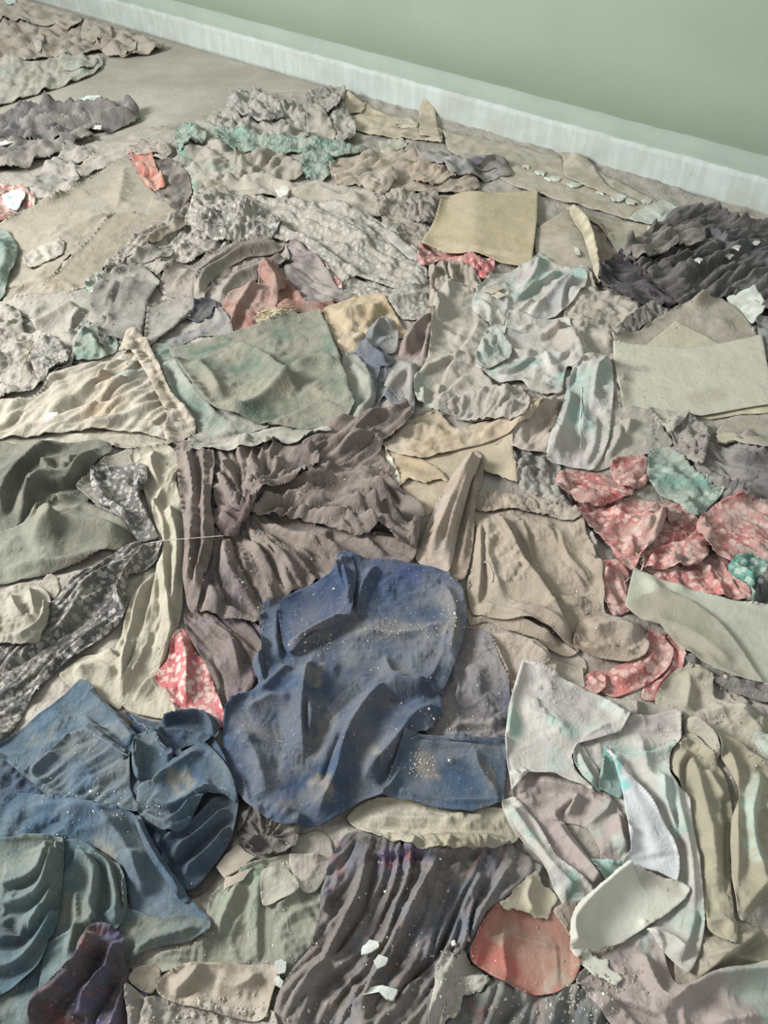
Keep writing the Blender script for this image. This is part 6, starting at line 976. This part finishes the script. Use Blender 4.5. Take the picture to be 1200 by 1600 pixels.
cloth('middle_panel', [(801, 1232), (815, 1215), (832, 1202), (860, 1206), (896, 1208), (934, 1226), (952, 1240), (966, 1262), (985, 1300), (988, 1330), (965, 1350), (945, 1340), (919, 1292), (874, 1281), (832, 1279), (806, 1257)], PKG, t,
      folds=[('s', [(918, 1292), (880, 1284), (872, 1268), (905, 1240)], 12, 8), ('r', [(830, 1215), (880, 1225), (930, 1232)], 10, 10), ('r', [(905, 1236), (886, 1272)], 14, 6), ('r', [(960, 1270), (966, 1310), (980, 1335)], 16, 7), ('r', [(915, 1290), (945, 1270), (955, 1245)], 12, 7)], th=7, edge=9, puff=4, stains=[([(930, 1290), (950, 1260)], 18, (150, 160, 148), .6), ([(975, 1335), (965, 1320)], 12, MINT, .6)])
cloth('pink_fold', [(834, 1280), (874, 1279), (890, 1298), (905, 1322), (930, 1352), (950, 1374), (946, 1392), (926, 1396), (906, 1372), (880, 1345), (850, 1310)], fabric('cotton', (154, 140, 136), .2, var=.03), t, folds=[('r', [(868, 1284), (896, 1324), (940, 1378)], 14, 10, .1)], th=8, edge=9, puff=3)
cloth('teal_corner', [(924, 1342), (960, 1344), (992, 1346), (1000, 1352), (976, 1372), (955, 1376), (938, 1362)], WC, t, th=6, edge=7, stains=[([(940, 1352), (970, 1358)], 20, (142, 180, 170), .8)])
cloth('strip', [(784, 1255), (792, 1247), (803, 1244), (822, 1260), (840, 1285), (852, 1308), (868, 1334), (888, 1352), (907, 1367), (932, 1390), (914, 1404), (890, 1417), (880, 1410), (868, 1392), (854, 1362), (842, 1344), (818, 1319), (798, 1290)], WC, t,
      folds=[('r', [(796, 1256), (826, 1300), (860, 1350), (900, 1395)], 12, 14, .08)], th=9, edge=9, puff=4, stains=[([(826, 1306), (836, 1312)], 10, (130, 180, 166), .7), ([(890, 1374), (900, 1400)], 14, (110, 160, 146), .8), ([(872, 1370), (884, 1384)], 12, (146, 138, 140), .6), ([(805, 1275), (812, 1280)], 10, (150, 186, 170), .5)])
cloth('upper_panel', [(817, 1028), (850, 1044), (911, 1072), (945, 1088), (970, 1104), (984, 1116), (972, 1138), (940, 1150), (904, 1161), (893, 1180), (900, 1202), (930, 1236), (912, 1226), (870, 1206), (829, 1202), (812, 1220), (800, 1234), (793, 1190), (789, 1150), (795, 1105), (804, 1070)], WC, t, round_=False,
      folds=[('r', [(816, 1034), (802, 1090), (794, 1150)], 10, 12, .03), ('r', [(800, 1200), (812, 1212), (828, 1200)], 12, 6), ('r', [(945, 1090), (980, 1120)], 10, 8), ('r', [(850, 1060), (880, 1130), (890, 1170)], 7, 40), ('r', [(815, 1110), (850, 1120), (890, 1140)], 6, 10)], th=8, edge=7, puff=2, drape=45, lift=3, slack=.02,
      stains=[([(800, 1120), (806, 1140)], 14, (130, 178, 160), .7), ([(862, 1122), (890, 1140), (940, 1130)], 10, (148, 186, 174), .6), ([(860, 1195), (870, 1180)], 14, (160, 188, 176), .5), ([(850, 1070), (900, 1100)], 40, (164, 154, 150), .6), ([(950, 1098), (978, 1114)], 14, (170, 188, 182), .6)])
cloth('pleat', [(895, 1176), (904, 1162), (915, 1172), (934, 1196), (940, 1222), (938, 1234), (916, 1218), (898, 1198)], WC, t, th=6, edge=5, folds=[('s', [(936, 1230), (918, 1200), (902, 1168)], 14, 6)], stains=[([(900, 1180), (930, 1226)], 9, (128, 172, 162), .9)])
cloth('pleat', [(947, 1163), (956, 1176), (966, 1196), (972, 1220), (971, 1246), (958, 1242), (944, 1234), (936, 1226), (940, 1196)], fabric('cotton', (118, 158, 150), .2, var=.05), t, th=5, edge=5, folds=[('v', [(950, 1176), (956, 1236)], 10, 6), ('r', [(944, 1176), (940, 1220)], 12, 4)])
cloth('white_blade', [(948, 1163), (955, 1170), (972, 1192), (986, 1212), (1008, 1240), (1028, 1268), (1048, 1306), (1061, 1340), (1061, 1358), (1058, 1377), (1044, 1370), (1028, 1361), (1004, 1353), (972, 1348), (978, 1338), (987, 1326), (982, 1290), (975, 1242), (969, 1218), (962, 1190)], fabric('cotton', (196, 198, 196), .05, var=.02, speck=.2), t, round_=False, folds=[('r', [(975, 1210), (1000, 1260), (1030, 1340)], 6, 30, .06)], th=7, edge=6, lift=4, drape=70, slack=.01, stains=[([(962, 1190), (970, 1226)], 7, (120, 186, 178), .85)])

t = thing('faded_red_sheet', 'faded red vinyl sheet with dusty streaks at the bottom right of centre', 'sheet', 815, 1485)
cloth('sheet', [(733, 1492), (742, 1468), (756, 1438), (776, 1416), (812, 1412), (850, 1420), (876, 1424), (888, 1446), (898, 1480), (906, 1508), (894, 1536), (866, 1552), (822, 1552), (790, 1538), (760, 1522), (738, 1510)], fabric('paper', (160, 98, 88), .5, var=.08, dcol=(160, 132, 116)), t, th=5, edge=10, stiff=False, drape=60, slack=.006, wr=[('d', (1, 8), .045, 6, 5)], folds=[('r', [(790, 1420), (785, 1480), (795, 1545)], 6, 10), ('r', [(745, 1472), (800, 1464), (880, 1480)], 5, 6)],
      stains=[([(760, 1466), (800, 1462), (860, 1474)], 9, (178, 156, 140), .9), ([(840, 1480), (880, 1510)], 30, (168, 142, 122), .8), ([(752, 1500), (760, 1510)], 16, (186, 92, 88), .8), ([(800, 1510), (810, 1530)], 16, (186, 104, 100), .6), ([(850, 1538), (880, 1530)], 14, (170, 162, 146), .9)])
cloth('beige_fold', [(866, 1420), (880, 1410), (916, 1404), (926, 1412), (906, 1428), (898, 1446), (892, 1462), (880, 1442)], fabric('cotton', (160, 146, 130), .3), label='beige cloth corner between the red sheet and the rolled white paper', cat='cloth', th=6, edge=9)
cloth('torn_brown_paper', [(779, 1411), (790, 1406), (800, 1394), (806, 1396), (798, 1386), (816, 1376), (838, 1358), (846, 1380), (872, 1404), (860, 1424), (856, 1436), (836, 1432), (812, 1422), (800, 1420), (792, 1424)], fabric('paper', (172, 164, 142), .2, var=.05), label='torn pale brown paper on top of the faded red sheet', cat='paper', round_=False, jag=1.0, stiff=True, th=3, folds=[('r', [(836, 1366), (824, 1400), (840, 1430)], 8, 8)])
t = thing('rolled_white_paper', 'thick whitish paper rolling over on itself with torn ends at lower right', 'paper', 970, 1430)
RW = fabric('paper', (198, 198, 184), .12, var=.03, dcol=(172, 166, 148), speck=.2)
cloth('curled_end', [(890, 1470), (900, 1478), (918, 1480), (924, 1494), (940, 1500), (952, 1496), (950, 1510), (974, 1528), (962, 1540), (944, 1530), (926, 1524), (906, 1504)], RW, t, round_=False, jag=.8, th=4, edge=6, stiff=True)
cloth('sheet', [(889, 1452), (892, 1434), (902, 1416), (920, 1400), (945, 1380), (970, 1358), (984, 1350), (1010, 1362), (1040, 1376), (1060, 1378), (1076, 1388), (1070, 1404), (1040, 1428), (1006, 1450), (966, 1474), (918, 1482), (902, 1496), (891, 1476)], RW, t, jag=.5, th=4, stiff=True, lift=4, drape=40, edge=6, folds=[('r', [(900, 1480), (896, 1440), (940, 1390), (984, 1356)], 24, 20, .03), ('r', [(1004, 1446), (1010, 1436)], 4, 4)], stains=[([(1010, 1370), (1060, 1390)], 14, (166, 158, 142), .6), ((1044, 1390), 3, (70, 66, 60), .9)])

# ================================================================== crumbs of plaster strewn over everything
def crumbs(name, n, boxes, label, mat, rmin, rmax, seed):
    r = np.random.RandomState(seed); V = []; Fc = []
    for _ in range(n):
        x0, y0, x1, y1 = boxes[r.randint(len(boxes))]; cx_, cy_ = (x0 + x1) / 2, (y0 + y1) / 2
        px = np.clip(r.normal(cx_, (x1 - x0) / 3.2), -30, 1230); py = np.clip(r.normal(cy_, (y1 - y0) / 3.2), 120, 1630)
        X, Y, z = onpile([px], [py]); s = r.uniform(rmin, rmax) * (1 if r.rand() < .93 else 1.8); k = len(V)
        for a in range(5):
            an = a * 1.2566 + r.uniform(-.3, .3); q = s * r.uniform(.6, 1.1); V.append((X[0] + q * math.cos(an), Y[0] + q * math.sin(an), z[0] - .0003 + s * r.uniform(0, .2)))
        V.append((X[0] + s * r.uniform(-.2, .2), Y[0] + s * r.uniform(-.2, .2), z[0] + s * r.uniform(.4, .8)))
        Fc += [(k + a, k + (a + 1) % 5, k + 5) for a in range(5)]
    V = np.array(V); o = link_mesh(name, V, Fc, mat, smooth=False, attrs={'cloth_pos': ('FLOAT_VECTOR', V.copy())}); tag(o, label, 'debris', kind='stuff')
WCR = fabric('paper', (206, 204, 192), .15, speck=0); GCR = fabric('paper', (168, 160, 144), .3, speck=0)
crumbs('plaster_crumbs', 900, [(560, 960, 700, 1000), (440, 980, 530, 1020), (700, 880, 740, 1000), (380, 680, 660, 900), (300, 850, 470, 1000), (500, 1350, 700, 1560), (700, 600, 810, 650), (820, 1030, 940, 1110), (780, 850, 960, 980), (640, 1170, 680, 1210), (1020, 1130, 1060, 1170), (60, 1220, 260, 1300), (660, 1480, 760, 1600), (860, 1530, 960, 1600), (900, 930, 940, 990), (640, 1090, 780, 1150), (320, 1400, 480, 1540)],
       'tiny white plaster crumbs sprinkled over the clothes', WCR, .0007, .0022, 5)
crumbs('grey_crumbs', 1100, [(0, 100, 400, 300), (500, 200, 1000, 330), (0, 400, 300, 560), (700, 280, 1100, 340), (940, 470, 1100, 700), (1060, 1060, 1200, 1200), (840, 1500, 1000, 1600), (240, 1560, 440, 1600), (400, 200, 700, 400), (1000, 620, 1200, 720), (0, 200, 1200, 1600)],
       'small greyish rubble crumbs scattered over floor and clothes', GCR, .001, .0035, 6)
